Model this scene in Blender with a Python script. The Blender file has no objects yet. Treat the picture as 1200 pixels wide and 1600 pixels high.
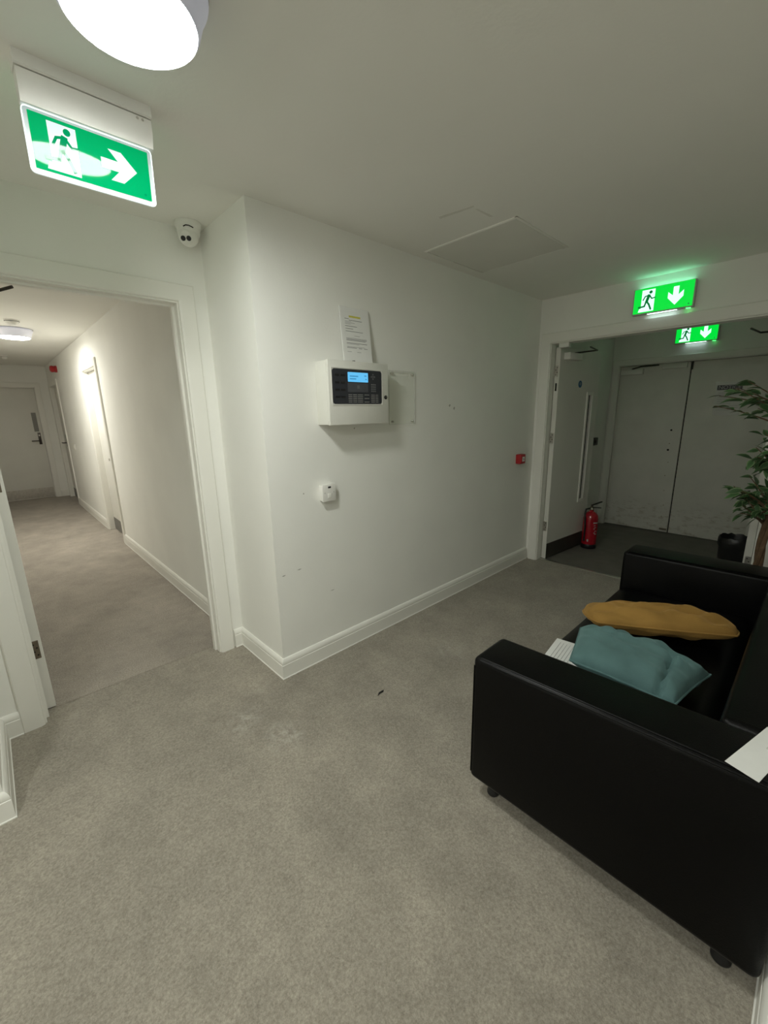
import bpy, bmesh, math, random
from mathutils import Vector, Matrix

random.seed(7)
sc = bpy.context.scene
COL = sc.collection

# ------------------------------------------------------------------ camera
YAW, PITCH, ROLL, FPX = 0.8158152, -0.2363276, -0.0194412, 646.015
fw = Vector((math.cos(YAW) * math.cos(PITCH), math.sin(YAW) * math.cos(PITCH), math.sin(PITCH)))
rt = Vector((math.sin(YAW), -math.cos(YAW), 0))
up = rt.cross(fw)
r2 = rt * math.cos(ROLL) + up * math.sin(ROLL)
u2 = -rt * math.sin(ROLL) + up * math.cos(ROLL)
cam_d = bpy.data.cameras.new('camera')
cam = bpy.data.objects.new('camera', cam_d)
COL.objects.link(cam)
cam.matrix_world = Matrix(((r2.x, u2.x, -fw.x, 0), (r2.y, u2.y, -fw.y, 0), (r2.z, u2.z, -fw.z, 1.5), (0, 0, 0, 1)))
cam_d.sensor_fit = 'VERTICAL'
cam_d.sensor_height = 36.0
cam_d.lens = 36.0 * FPX / 1600.0
cam_d.clip_start = 0.01
sc.camera = cam

# ------------------------------------------------------------------ world, exposure
world = bpy.data.worlds.new('world')
sc.world = world
world.use_nodes = True
world.node_tree.nodes['Background'].inputs[0].default_value = (0.0, 0.0, 0.0, 1)
world.node_tree.nodes['Background'].inputs[1].default_value = 0.0
sc.view_settings.view_transform = 'Standard'
sc.view_settings.look = 'None'
sc.view_settings.gamma = 1.0
sc.view_settings.use_curve_mapping = False
sc.view_settings.exposure = 0.0
sc.cycles.use_denoising = True
sc.cycles.max_bounces = 10
sc.cycles.diffuse_bounces = 7
sc.cycles.glossy_bounces = 4
sc.cycles.use_adaptive_sampling = True
sc.cycles.adaptive_threshold = 0.08
sc.cycles.transparent_max_bounces = 12
sc.cycles.sample_clamp_indirect = 6.0
LAMP_ROOM = 106.0        # radiance of the lobby lamp's opal diffuser
LAMP_CORR = 132.0        # the corridor lamp
LAMP_FILL = 150.0        # an added, unseen lamp behind the viewer that lifts the lobby's shadows
LAMP_TINT = (0.97, 1.0, 0.935)

# ------------------------------------------------------------------ materials
def M(name, col, rough=0.6, var=0.0, vscale=3.0, bump=0.0, bscale=200.0, metal=0.0, spec=0.5, emit=None, estr=0.0,
      coat=0.0, alpha=1.0, trans=0.0, rand=0.0):
    m = bpy.data.materials.new(name)
    m.use_nodes = True
    nt = m.node_tree
    b = nt.nodes['Principled BSDF']
    b.inputs['Base Color'].default_value = (*col, 1)
    b.inputs['Roughness'].default_value = rough
    b.inputs['Metallic'].default_value = metal
    b.inputs['Specular IOR Level'].default_value = spec
    b.inputs['Coat Weight'].default_value = coat
    b.inputs['Coat Roughness'].default_value = 0.03
    b.inputs['Alpha'].default_value = alpha
    b.inputs['Transmission Weight'].default_value = trans
    tc = nt.nodes.new('ShaderNodeTexCoord')
    if emit:
        b.inputs['Emission Color'].default_value = (*emit, 1)
        b.inputs['Emission Strength'].default_value = estr
    if var > 0:
        n = nt.nodes.new('ShaderNodeTexNoise')
        n.inputs['Scale'].default_value = vscale
        n.inputs['Detail'].default_value = 6
        nt.links.new(tc.outputs['Object'], n.inputs['Vector'])
        r = nt.nodes.new('ShaderNodeMapRange')
        r.inputs[1].default_value = 0.3; r.inputs[2].default_value = 0.7
        r.inputs[3].default_value = 1 - var; r.inputs[4].default_value = 1 + var
        nt.links.new(n.outputs['Fac'], r.inputs[0])
        x = nt.nodes.new('ShaderNodeMix'); x.data_type = 'RGBA'; x.blend_type = 'MULTIPLY'
        x.inputs[0].default_value = 1.0
        x.inputs[6].default_value = (*col, 1)
        nt.links.new(r.outputs[0], x.inputs[7])
        out = x.outputs[2]
        if rand > 0:
            oi = nt.nodes.new('ShaderNodeObjectInfo')
            r3 = nt.nodes.new('ShaderNodeMapRange')
            r3.inputs[3].default_value = 1 - rand; r3.inputs[4].default_value = 1 + rand
            nt.links.new(oi.outputs['Random'], r3.inputs[0])
            x2 = nt.nodes.new('ShaderNodeMix'); x2.data_type = 'RGBA'; x2.blend_type = 'MULTIPLY'
            x2.inputs[0].default_value = 1.0
            nt.links.new(out, x2.inputs[6]); nt.links.new(r3.outputs[0], x2.inputs[7])
            out = x2.outputs[2]
        nt.links.new(out, b.inputs['Base Color'])
    if bump > 0:
        n2 = nt.nodes.new('ShaderNodeTexNoise')
        n2.inputs['Scale'].default_value = bscale
        n2.inputs['Detail'].default_value = 4
        nt.links.new(tc.outputs['Object'], n2.inputs['Vector'])
        bp = nt.nodes.new('ShaderNodeBump')
        bp.inputs['Strength'].default_value = bump
        bp.inputs['Distance'].default_value = 0.01
        nt.links.new(n2.outputs['Fac'], bp.inputs['Height'])
        nt.links.new(bp.outputs['Normal'], b.inputs['Normal'])
    return m


def carpet(name, c1, c2, stain, spots=()):
    m = bpy.data.materials.new(name)
    m.use_nodes = True
    nt = m.node_tree
    b = nt.nodes['Principled BSDF']
    b.inputs['Roughness'].default_value = 0.95
    b.inputs['Specular IOR Level'].default_value = 0.1
    b.inputs['Sheen Weight'].default_value = 0.15
    tc = nt.nodes.new('ShaderNodeTexCoord')
    def noise(s, d, rough=0.6):
        n = nt.nodes.new('ShaderNodeTexNoise')
        n.inputs['Scale'].default_value = s; n.inputs['Detail'].default_value = d
        n.inputs['Roughness'].default_value = rough
        nt.links.new(tc.outputs['Object'], n.inputs['Vector'])
        return n.outputs['Fac']
    def mrange(src, a, b_, c, d):
        r = nt.nodes.new('ShaderNodeMapRange')
        for i, v in enumerate((a, b_, c, d)): r.inputs[i + 1].default_value = v
        nt.links.new(src, r.inputs[0]); return r.outputs[0]
    def mix(f, a, b_, blend='MIX'):
        x = nt.nodes.new('ShaderNodeMix'); x.data_type = 'RGBA'; x.blend_type = blend
        for s, sock in ((f, x.inputs[0]), (a, x.inputs[6]), (b_, x.inputs[7])):
            if hasattr(s, 'links'): nt.links.new(s, sock)
            elif isinstance(s, tuple): sock.default_value = (*s, 1)
            else: sock.default_value = s
        return x.outputs[2]
    base = mix(mrange(noise(135, 5, 0.75), 0.32, 0.68, 0, 1), c1, c2)
    blot = mrange(noise(5.0, 7, 0.65), 0.3, 0.72, 0.84, 1.16)
    base = mix(1.0, base, blot, 'MULTIPLY')
    wide = mrange(noise(1.3, 4), 0.3, 0.7, 0.92, 1.08)
    base = mix(1.0, base, wide, 'MULTIPLY')
    pale = mrange(noise(2.6, 8, 0.7), 0.63, 0.76, 0.0, 0.5)
    base = mix(pale, base, stain)
    for x, y, rad, amt in spots:      # worn pale patches with their own ragged outline
        g = nt.nodes.new('ShaderNodeNewGeometry')
        ds = nt.nodes.new('ShaderNodeVectorMath'); ds.operation = 'DISTANCE'
        nt.links.new(g.outputs['Position'], ds.inputs[0]); ds.inputs[1].default_value = (x, y, 0)
        m1 = mrange(ds.outputs['Value'], 0.0, rad, 1.0, 0.0)
        m2 = mrange(noise(22, 6, 0.75), 0.45, 0.68, 0.0, amt)
        mu = nt.nodes.new('ShaderNodeMath'); mu.operation = 'MULTIPLY'
        nt.links.new(m1, mu.inputs[0]); nt.links.new(m2, mu.inputs[1])
        base = mix(mu.outputs[0], base, (0.66, 0.63, 0.57))
    nt.links.new(base, b.inputs['Base Color'])
    bp = nt.nodes.new('ShaderNodeBump')
    bp.inputs['Strength'].default_value = 0.7; bp.inputs['Distance'].default_value = 0.006
    nt.links.new(noise(170, 4, 0.75), bp.inputs['Height'])
    nt.links.new(bp.outputs['Normal'], b.inputs['Normal'])
    return m


m_wall = M('wall_paint', (0.875, 0.87, 0.83), 0.75, var=0.025, vscale=2.2, bump=0.06, bscale=90, spec=0.25)
m_ceil = M('ceiling_paint', (0.87, 0.86, 0.815), 0.85, var=0.02, vscale=1.5, bump=0.05, bscale=70, spec=0.2)
m_trim = M('gloss_trim', (0.84, 0.83, 0.78), 0.4, var=0.015, vscale=2.5, spec=0.35)
m_door = M('door_paint', (0.74, 0.73, 0.68), 0.45, var=0.03, vscale=3, spec=0.35)
m_doorscuff = M('scuffed_door_paint', (0.72, 0.71, 0.65), 0.5, var=0.05, vscale=4, spec=0.3)
def add_scuffs(m):
    # brown scuffs rubbed into the lower part of the leaf
    nt = m.node_tree; bs = nt.nodes['Principled BSDF']
    src = bs.inputs['Base Color'].links[0].from_socket
    tc = nt.nodes.new('ShaderNodeTexCoord'); sp = nt.nodes.new('ShaderNodeSeparateXYZ'); nt.links.new(tc.outputs['Object'], sp.inputs[0])
    zr = nt.nodes.new('ShaderNodeMapRange')
    for i, v in enumerate((0.28, 0.42, 1.0, 0.0)): zr.inputs[i + 1].default_value = v
    nt.links.new(sp.outputs[2], zr.inputs[0])
    n = nt.nodes.new('ShaderNodeTexNoise'); n.inputs['Scale'].default_value = 9; n.inputs['Detail'].default_value = 8; n.inputs['Roughness'].default_value = 0.7
    mp = nt.nodes.new('ShaderNodeMapping'); mp.inputs['Scale'].default_value = (1, 1, 2.6)
    nt.links.new(tc.outputs['Object'], mp.inputs[0]); nt.links.new(mp.outputs[0], n.inputs['Vector'])
    nr = nt.nodes.new('ShaderNodeMapRange')
    for i, v in enumerate((0.50, 0.68, 0.0, 0.65)): nr.inputs[i + 1].default_value = v
    nt.links.new(n.outputs['Fac'], nr.inputs[0])
    mu = nt.nodes.new('ShaderNodeMath'); mu.operation = 'MULTIPLY'; nt.links.new(zr.outputs[0], mu.inputs[0]); nt.links.new(nr.outputs[0], mu.inputs[1])
    x = nt.nodes.new('ShaderNodeMix'); x.data_type = 'RGBA'
    nt.links.new(mu.outputs[0], x.inputs[0]); nt.links.new(src, x.inputs[6]); x.inputs[7].default_value = (0.34, 0.29, 0.21, 1)
    nt.links.new(x.outputs[2], bs.inputs['Base Color'])
add_scuffs(m_doorscuff)
m_carpet = carpet('carpet_pile', (0.22, 0.197, 0.160), (0.44, 0.400, 0.335), (0.47, 0.44, 0.38),
                  spots=((0.79, 1.56, 0.13, 0.8), (0.69, 1.80, 0.14, 0.6), (1.93, 1.47, 0.16, 0.4)))
m_carpet2 = carpet('corridor_carpet_lightened', (0.25, 0.222, 0.187), (0.52, 0.467, 0.402), (0.52, 0.475, 0.415))  # pile colour raised to stand in for stronger light along the corridor
m_vinyl = M('vestibule_matting', (0.17, 0.16, 0.14), 0.8, var=0.1, vscale=8, bump=0.3, bscale=220)
m_alu = M('aluminium', (0.62, 0.60, 0.56), 0.4, metal=1.0, var=0.05, vscale=20)
m_steel = M('brushed_steel', (0.55, 0.53, 0.50), 0.32, metal=1.0, var=0.12, vscale=30, bump=0.08, bscale=60)
m_bronze = M('dull_bronze', (0.20, 0.17, 0.13), 0.45, metal=0.8, var=0.15, vscale=40)
m_darkmetal = M('dark_handle_metal', (0.07, 0.062, 0.055), 0.35, metal=0.7, var=0.1, vscale=40)
m_black = M('black_plastic', (0.012, 0.012, 0.013), 0.4, var=0.1, vscale=30)
m_kick = M('dark_kick_plate', (0.055, 0.05, 0.043), 0.5, metal=0.3, var=0.12, vscale=12)
m_greykick = M('grey_kick_plate', (0.21, 0.205, 0.19), 0.5, metal=0.4, var=0.1, vscale=12)
m_white = M('white_plastic', (0.80, 0.79, 0.75), 0.4, var=0.02, vscale=9)
m_lampwhite = M('lamp_housing', (0.66, 0.66, 0.72), 0.35, var=0.02, vscale=9, emit=(0.8, 0.82, 1.0), estr=0.16)
m_panelgrey = M('alarm_cabinet_paint', (0.76, 0.755, 0.70), 0.45, var=0.02, vscale=12, bump=0.04, bscale=300)
m_bezel = M('panel_overlay', (0.030, 0.032, 0.040), 0.4, var=0.08, vscale=30)
m_bezel2 = M('panel_overlay_grey', (0.075, 0.078, 0.090), 0.45, var=0.08, vscale=30)
m_key = M('panel_keys', (0.14, 0.145, 0.15), 0.5, var=0.05, vscale=40)
m_print = M('panel_print', (0.30, 0.30, 0.29), 0.6, var=0.1, vscale=80)
m_lcd = M('lcd', (0.02, 0.08, 0.12), 0.3, emit=(0.12, 0.50, 0.86), estr=1.0, var=0.02, vscale=50)
m_lcdtext = M('lcd_text', (0.02, 0.10, 0.2), 0.4, emit=(0.05, 0.30, 0.60), estr=0.7)
m_paper = M('paper', (0.80, 0.80, 0.78), 0.7, var=0.02, vscale=20)
m_ink = M('ink', (0.22, 0.22, 0.22), 0.8, var=0.3, vscale=150)
m_inkpale = M('pale_ink', (0.46, 0.46, 0.45), 0.8, var=0.15, vscale=150)
m_hl = M('highlighter', (0.60, 0.56, 0.09), 0.8, var=0.1, vscale=90)
m_red = M('red_plastic', (0.42, 0.02, 0.025), 0.35, var=0.05, vscale=20)
m_redpaint = M('extinguisher_red', (0.40, 0.008, 0.02), 0.25, var=0.04, vscale=12, coat=0.4)
m_blue = M('blue_sign', (0.01, 0.10, 0.22), 0.5, var=0.05, vscale=30)
m_dark = M('dark_recess', (0.02, 0.019, 0.017), 0.8, var=0.1, vscale=20)
m_glassdark = M('wired_glass', (0.035, 0.037, 0.035), 0.08, var=0.1, vscale=5, spec=0.6)
m_trunk = M('trunk_bark', (0.14, 0.085, 0.045), 0.85, var=0.3, vscale=25, bump=0.5, bscale=60)
m_leaf = M('leaf_green', (0.055, 0.135, 0.045), 0.5, var=0.25, vscale=14, rand=0.45)
m_leafedge = M('leaf_pale_margin', (0.22, 0.30, 0.15), 0.5, var=0.2, vscale=14, rand=0.3)
m_binbag = M('black_bag', (0.008, 0.008, 0.009), 0.35, var=0.2, vscale=20, bump=0.3, bscale=30)
m_pot = M('black_pot', (0.015, 0.014, 0.013), 0.5, var=0.1, vscale=20)
m_soil = M('moss', (0.06, 0.05, 0.03), 0.95, var=0.3, vscale=40, bump=0.8, bscale=80)
m_brown = M('scuff_brown', (0.30, 0.25, 0.17), 0.7, var=0.2, vscale=25)


def leather():
    m = M('black_leather', (0.0016, 0.0016, 0.0016), 0.34, var=0.15, vscale=8, bump=0.10, bscale=260, spec=0.16)
    return m


m_leather = leather()


def velvet(name, col):
    m = M(name, col, 0.85, var=0.16, vscale=7, bump=0.25, bscale=400, spec=0.15)
    b = m.node_tree.nodes['Principled BSDF']
    b.inputs['Sheen Weight'].default_value = 0.5
    b.inputs['Sheen Roughness'].default_value = 0.4
    b.inputs['Sheen Tint'].default_value = (*[min(1, c * 2.0 + 0.1) for c in col], 1)
    return m


m_mustard = velvet('mustard_velvet', (0.36, 0.205, 0.055))
m_teal = velvet('teal_velvet', (0.10, 0.185, 0.185))


def clear_plastic():
    m = bpy.data.materials.new('clear_acrylic')
    m.use_nodes = True
    nt = m.node_tree
    nt.nodes.remove(nt.nodes['Principled BSDF'])
    t = nt.nodes.new('ShaderNodeBsdfTransparent'); t.inputs[0].default_value = (0.985, 0.99, 0.98, 1)
    g = nt.nodes.new('ShaderNodeBsdfGlossy'); g.inputs['Roughness'].default_value = 0.05
    mx = nt.nodes.new("ShaderNodeMixShader")
    mx.inputs[0].default_value = 0.02; nt.links.new(t.outputs[0], mx.inputs[1]); nt.links.new(g.outputs[0], mx.inputs[2])
    nt.links.new(mx.outputs[0], nt.nodes['Material Output'].inputs[0])
    return m


m_clear = clear_plastic()
m_clearedge = M('acrylic_edge', (0.68, 0.69, 0.64), 0.25, var=0.05, vscale=30)


def emitter(name, col, strength, base=(0.8, 0.8, 0.8), rough=0.3, spec=0.5):
    return M(name, base, rough, emit=col, estr=strength, spec=spec)


m_lamp1 = emitter('opal_diffuser_lit', LAMP_TINT, LAMP_ROOM)
m_lamp2 = emitter('opal_diffuser_corridor_lit', (1.0, 0.975, 0.895), LAMP_CORR)
m_lamp_fill = emitter('added_fill_diffuser_lit', LAMP_TINT, LAMP_FILL)
# hanging sign: edge-lit acrylic
m_s1green = emitter('hanging_sign_green', (0.0, 0.42, 0.12), 0.75, (0.0, 0.10, 0.04), 0.04, 0.10)
m_s1white = emitter('hanging_sign_white', (0.62, 0.86, 0.92), 0.70, (0.3, 0.33, 0.33), 0.04, 0.10)
m_s1edge = emitter('acrylic_lit_edge', (0.80, 0.98, 1.0), 1.0)
m_s1band = M('acrylic_band', (0.36, 0.40, 0.40), 0.2, var=0.05, vscale=30, spec=0.2, emit=(0.3, 0.42, 0.45), estr=0.35)
# wall signs: back-lit boxes
m_s2green = emitter('wall_sign_green', (0.0, 0.80, 0.05), 0.95, (0.0, 0.08, 0.02), 0.25)
m_s2white = emitter('wall_sign_white', (0.66, 1.0, 0.88), 1.25, (0.3, 0.33, 0.3), 0.25)
m_s2man = emitter('wall_sign_figure', (0.0, 0.28, 0.05), 0.5, (0.0, 0.05, 0.02), 0.25)
m_s1man = emitter('hanging_sign_figure', (0.0, 0.36, 0.11), 0.7, (0.0, 0.06, 0.03), 0.04, 0.10)
m_s2top = emitter('wall_sign_top_slot', (0.25, 1.0, 0.55), 5.5)
m_s2bar = emitter('wall_sign_lamp_bar', (0.72, 1.0, 0.95), 4.0)
m_led = emitter('wall_sign_led', (0.05, 1.0, 0.15), 3.0)
m_signbody = M('sign_body_grey', (0.50, 0.50, 0.47), 0.45, var=0.03, vscale=12)

# ------------------------------------------------------------------ builders
class B:
    def __init__(s):
        s.bm = bmesh.new()

    def box(s, x0, x1, y0, y1, z0, z1, bev=0.0, seg=2, mx=None):
        bm = s.bm
        r = bmesh.ops.create_cube(bm, size=1.0)
        vs = r['verts']
        for v in vs:
            v.co = Vector(((x0 + x1) / 2 + v.co.x * (x1 - x0), (y0 + y1) / 2 + v.co.y * (y1 - y0), (z0 + z1) / 2 + v.co.z * (z1 - z0)))
        if bev > 0:
            es = list({e for v in vs for e in v.link_edges})
            rr = bmesh.ops.bevel(bm, geom=vs + es, offset=bev, segments=seg, affect='EDGES', profile=0.5)
            vs = list({v for f in rr['faces'] for v in f.verts} | {v for v in vs if v.is_valid})
        if mx is not None:
            bmesh.ops.transform(bm, matrix=mx, verts=vs)
        return vs

    def prism(s, pts, f0, f1):
        """pts: 2-D outline; f0/f1 map a 2-D point to the two end faces."""
        bm = s.bm
        a = [bm.verts.new(f0(*p)) for p in pts]
        b = [bm.verts.new(f1(*p)) for p in pts]
        n = len(pts)
        bm.faces.new(a); bm.faces.new(b[::-1])
        for i in range(n):
            bm.faces.new((a[i], b[i], b[(i + 1) % n], a[(i + 1) % n]))
        return a + b

    def lathe(s, prof, c, n=32, axis='z', mx=None, jit=None):
        bm = s.bm
        rings, vs = [], []
        for k, (r, h) in enumerate(prof):
            if r < 1e-6:
                p = [bm.verts.new((0, 0, h))]
            else:
                p = [bm.verts.new((r * math.cos(2 * math.pi * i / n), r * math.sin(2 * math.pi * i / n), h + (jit(k, i) if jit else 0))) for i in range(n)]
            rings.append(p); vs += p
        for a, b in zip(rings, rings[1:]):
            for i in range(n):
                j = (i + 1) % n
                if len(a) == 1 and len(b) == 1: continue
                if len(a) == 1: bm.faces.new((a[0], b[i], b[j]))
                elif len(b) == 1: bm.faces.new((a[i], b[0], a[j]))
                else: bm.faces.new((a[i], b[i], b[j], a[j]))
        T = Matrix.Translation(Vector(c))
        if axis == 'y-': T = T @ Matrix.Rotation(math.pi / 2, 4, 'X')        # local +z -> -y
        if axis == 'x-': T = T @ Matrix.Rotation(-math.pi / 2, 4, 'Y')       # local +z -> -x
        if mx is not None: T = T @ mx
        bmesh.ops.transform(bm, matrix=T, verts=vs)
        return vs

    def tube(s, pts, rad, n=8, cap=True):
        bm = s.bm
        pts = [Vector(p) for p in pts]
        rads = rad if isinstance(rad, (list, tuple)) else [rad] * len(pts)
        rings = []
        ref = None
        for i, p in enumerate(pts):
            t = (pts[min(i + 1, len(pts) - 1)] - pts[max(i - 1, 0)]).normalized()
            if ref is None:
                ref = t.orthogonal().normalized()
            ref = (ref - t * ref.dot(t)).normalized()
            bi = t.cross(ref)
            rings.append([bm.verts.new(p + (ref * math.cos(2 * math.pi * k / n) + bi * math.sin(2 * math.pi * k / n)) * rads[i]) for k in range(n)])
        for a, b in zip(rings, rings[1:]):
            for k in range(n):
                bm.faces.new((a[k], b[k], b[(k + 1) % n], a[(k + 1) % n]))
        if cap:
            bm.faces.new(rings[0][::-1]); bm.faces.new(rings[-1])

    def sweep(s, path, prof, f):
        """mitred sweep: path in a plane (a, b); prof points (d, h): d to the left of the path, h out of the plane; f(a, b, h)."""
        bm = s.bm
        P = [Vector(p) for p in path]
        rings = []
        for i, p in enumerate(P):
            ns = []
            if i > 0:
                t = (P[i] - P[i - 1]).normalized(); ns.append(Vector((-t.y, t.x)))
            if i < len(P) - 1:
                t = (P[i + 1] - P[i]).normalized(); ns.append(Vector((-t.y, t.x)))
            m = ns[0] if len(ns) == 1 else (ns[0] + ns[1]) / (1 + ns[0].dot(ns[1]))
            rings.append([bm.verts.new(f(p.x + m.x * d, p.y + m.y * d, h)) for d, h in prof])
        n = len(prof)
        for a, b in zip(rings, rings[1:]):
            for k in range(n):
                bm.faces.new((a[k], b[k], b[(k + 1) % n], a[(k + 1) % n]))
        bm.faces.new(rings[0][::-1]); bm.faces.new(rings[-1])

    def mesh(s, name, smooth=35):
        bm = s.bm
        bmesh.ops.recalc_face_normals(bm, faces=bm.faces[:])
        me = bpy.data.meshes.new(name)
        bm.to_mesh(me); bm.free()
        if smooth:
            for p in me.polygons: p.use_smooth = True
            me.set_sharp_from_angle(angle=math.radians(smooth))
        return me


def wloc(o):
    v = Vector((0, 0, 0))
    while o is not None:
        v += o.location; o = o.parent
    return v


def part(name, b, mat, parent, label=None, smooth=35):
    """b in world coordinates; stored relative to the (unrotated) parent."""
    me = b.mesh(name, smooth) if isinstance(b, B) else b
    if isinstance(b, B):
        me.transform(Matrix.Translation(-wloc(parent)))
    me.materials.append(mat)
    o = bpy.data.objects.new(name, me)
    COL.objects.link(o)
    o.parent = parent
    if label: o['label'] = label
    return o


def tag(o, label, cat, group=None, kind=None):
    o['label'] = label; o['category'] = cat
    if group: o['group'] = group
    if kind: o['kind'] = kind
    return o


def thing(name, label, cat, loc, group=None, kind=None):
    o = bpy.data.objects.new(name, None)
    o.empty_display_size = 0.05
    o.location = loc
    COL.objects.link(o)
    return tag(o, label, cat, group, kind)


def solo(name, b, mat, label, cat, group=None, kind=None, smooth=35):
    me = b.mesh(name, smooth)
    xs = [v.co for v in me.vertices]
    c = Vector(((min(v.x for v in xs) + max(v.x for v in xs)) / 2, (min(v.y for v in xs) + max(v.y for v in xs)) / 2, min(v.z for v in xs)))
    me.transform(Matrix.Translation(-c))
    me.materials.append(mat)
    o = bpy.data.objects.new(name, me)
    o.location = c
    COL.objects.link(o)
    return tag(o, label, cat, group, kind)


def struct(name, b, mat, label, cat, smooth=35):
    return solo(name, b, mat, label, cat, kind='structure', smooth=smooth)


# ------------------------------------------------------------------ the building
H = 2.46
YA, XB, YE, XD = 1.969, 1.027, 2.50, 3.874
FLAT = lambda z: (lambda x, y: (x, y, z))
def foot(pts, z0=0.0, z1=H):
    b = B(); b.prism(pts, FLAT(z0), FLAT(z1)); return b

b = B(); b.box(-2.12, 3.935, -2.42, 2.612, -0.10, 0.0)
struct('floor', b, m_carpet, 'grey-brown carpet of the lobby in front of the sofa', 'floor')
b = B(); b.box(-0.31, 1.147, 2.612, 10.45, -0.10, -0.003)
struct('floor_corridor', b, m_carpet2, 'grey-brown carpet running down the corridor, extra light put into its colour', 'floor')
b = B(); b.box(3.935, 5.95, -0.25, 2.09, -0.10, -0.002)
struct('floor_vestibule', b, m_vinyl, 'dark grey matting in the vestibule behind the double doorway', 'floor')
b = B(); b.box(-2.12, 6.1, -2.42, 10.55, H, H + 0.1)
struct('ceiling', b, m_ceil, 'plain off-white ceiling over lobby and corridor', 'ceiling')

struct('wall_front', foot([(XB, YA), (XD, YA), (XD, YA + 0.12), (XB + 0.12, YA + 0.12), (XB + 0.12, YE), (XB, YE)]), m_wall,
       'off-white wall carrying the alarm panel, with its outer corner', 'wall', smooth=0)
struct('wall_left', foot([(-0.19, 2.6), (-0.19, 1.95), (-2.0, 1.95), (-2.0, 2.07), (-0.31, 2.07), (-0.31, 2.6)]), m_wall,
       'off-white wall end at the left of the corridor doorway', 'wall', smooth=0)
b = B()
b.prism([(-0.19, 0), (-0.052, 0), (-0.052, 2.115), (0.887, 2.115), (0.887, 0), (XB + 0.12, 0), (XB + 0.12, H), (-0.19, H)],
        lambda u, z: (u, YE, z), lambda u, z: (u, YE + 0.1, z))
struct('wall_corridor_mouth', b, m_wall, 'off-white wall around the open corridor doorway', 'wall', smooth=0)
b = B()
b.prism([(-YA, 0), (-1.875, 0), (-1.875, 2.10), (-0.208, 2.10), (-0.208, 0), (0.122, 0), (0.122, H), (-YA, H)],
        lambda u, z: (XD, -u, z), lambda u, z: (XD + 0.106, -u, z))
struct('wall_end', b, m_wall, 'off-white wall around the dark double doorway', 'wall', smooth=0)
struct('wall_right', foot([(1.0, -0.122), (XD + 0.106, -0.122), (XD + 0.106, -0.242), (1.12, -0.242), (1.12, -2.3), (1.0, -2.3)]), m_wall,
       'off-white wall behind the black sofa', 'wall', smooth=0)
struct('wall_back', foot([(-2.12, -2.42), (1.12, -2.42), (1.12, -2.3), (-2.12, -2.3)]), m_wall, 'off-white wall behind the viewer', 'wall', smooth=0)
struct('wall_far_left', foot([(-2.12, -2.3), (-2.0, -2.3), (-2.0, 2.07), (-2.12, 2.07)]), m_wall, 'off-white side wall beyond the left of the picture', 'wall', smooth=0)
# corridor
b = B()
b.prism([(-10.3, 0), (-10.13, 0), (-10.13, 2.09), (-9.13, 2.09), (-9.13, 0), (-6.62, 0), (-6.62, 2.09), (-5.755, 2.09), (-5.755, 0), (-2.6, 0), (-2.6, H), (-10.3, H)],
        lambda u, z: (XB, -u, z), lambda u, z: (XB + 0.12, -u, z))
struct('wall_corridor_right', b, m_wall, 'long off-white right-hand wall of the corridor', 'wall', smooth=0)
struct('wall_corridor_left', foot([(-0.31, 2.6), (-0.19, 2.6), (-0.19, 10.3), (-0.31, 10.3)]), m_wall, 'off-white left-hand wall of the corridor', 'wall', smooth=0)
b = B()
b.prism([(-0.31, 0), (-0.12, 0), (-0.12, 2.09), (0.83, 2.09), (0.83, 0), (XB + 0.12, 0), (XB + 0.12, H), (-0.31, H)],
        lambda u, z: (u, 10.3, z), lambda u, z: (u, 10.42, z))
struct('wall_corridor_end', b, m_wall, 'off-white wall around the door at the corridor end', 'wall', smooth=0)
# vestibule
XV = 5.80
struct('wall_vestibule_left', foot([(XD, YA), (XV + 0.12, YA), (XV + 0.12, YA + 0.12), (XD, YA + 0.12)]), m_wall, 'shaded side wall of the vestibule behind the open door', 'wall', smooth=0)
struct('wall_vestibule_right', foot([(XD + 0.106, -0.205), (XV + 0.12, -0.205), (XV + 0.12, 0.02), (XD + 0.106, 0.02)]), m_wall, 'shaded right-hand side wall of the vestibule', 'wall', smooth=0)
b = B()
b.prism([(-YA, 0), (-1.905, 0), (-1.905, 2.02), (-0.415, 2.02), (-0.415, 0), (-0.02, 0), (-0.02, H), (-YA, H)],
        lambda u, z: (XV, -u, z), lambda u, z: (XV + 0.12, -u, z))
struct('wall_vestibule_end', b, m_wall, 'shaded wall around the closed double doors of the vestibule', 'wall', smooth=0)

# skirting boards: flat face, groove line and rounded top
SK = [(0, 0), (0.0215, 0), (0.0215, 0.004), (0.018, 0.006), (0.018, 0.084), (0.0155, 0.0865), (0.0165, 0.0895), (0.0150, 0.104), (0.0105, 0.114), (0.0045, 0.120), (0, 0.121)]
def skirting(name, path, label):
    b = B(); b.sweep(path, SK, lambda x, y, h: (x, y, h)); return struct(name, b, m_trim, label, 'skirting board', smooth=25)
skirting('baseboard_front', [(3.853, YA), (XB, YA), (XB, YE), (0.964, YE)], 'white skirting board round the corner below the alarm panel')
skirting('baseboard_left', [(-0.118, YE), (-0.19, YE), (-0.19, 1.95), (-2.0, 1.95)], 'white skirting board round the wall end at lower left')
skirting('baseboard_right', [(1.0, -2.3), (1.0, -0.122), (3.86, -0.122)], 'white skirting board behind the black sofa')
skirting('baseboard_back', [(-2.0, 1.95), (-2.0, -2.3), (1.0, -2.3)], 'white skirting board along the walls behind the viewer')
skirting('baseboard_corridor_near', [(XB, 2.6), (XB, 5.695)], 'white skirting board of the corridor before the first door')
skirting('baseboard_corridor_middle', [(XB, 6.685), (XB, 9.05)], 'white skirting board of the corridor between its two side doors')
skirting('baseboard_corridor_end', [(XB, 10.3), (0.90, 10.3)], 'short white skirting board beside the door at the corridor end')
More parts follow.
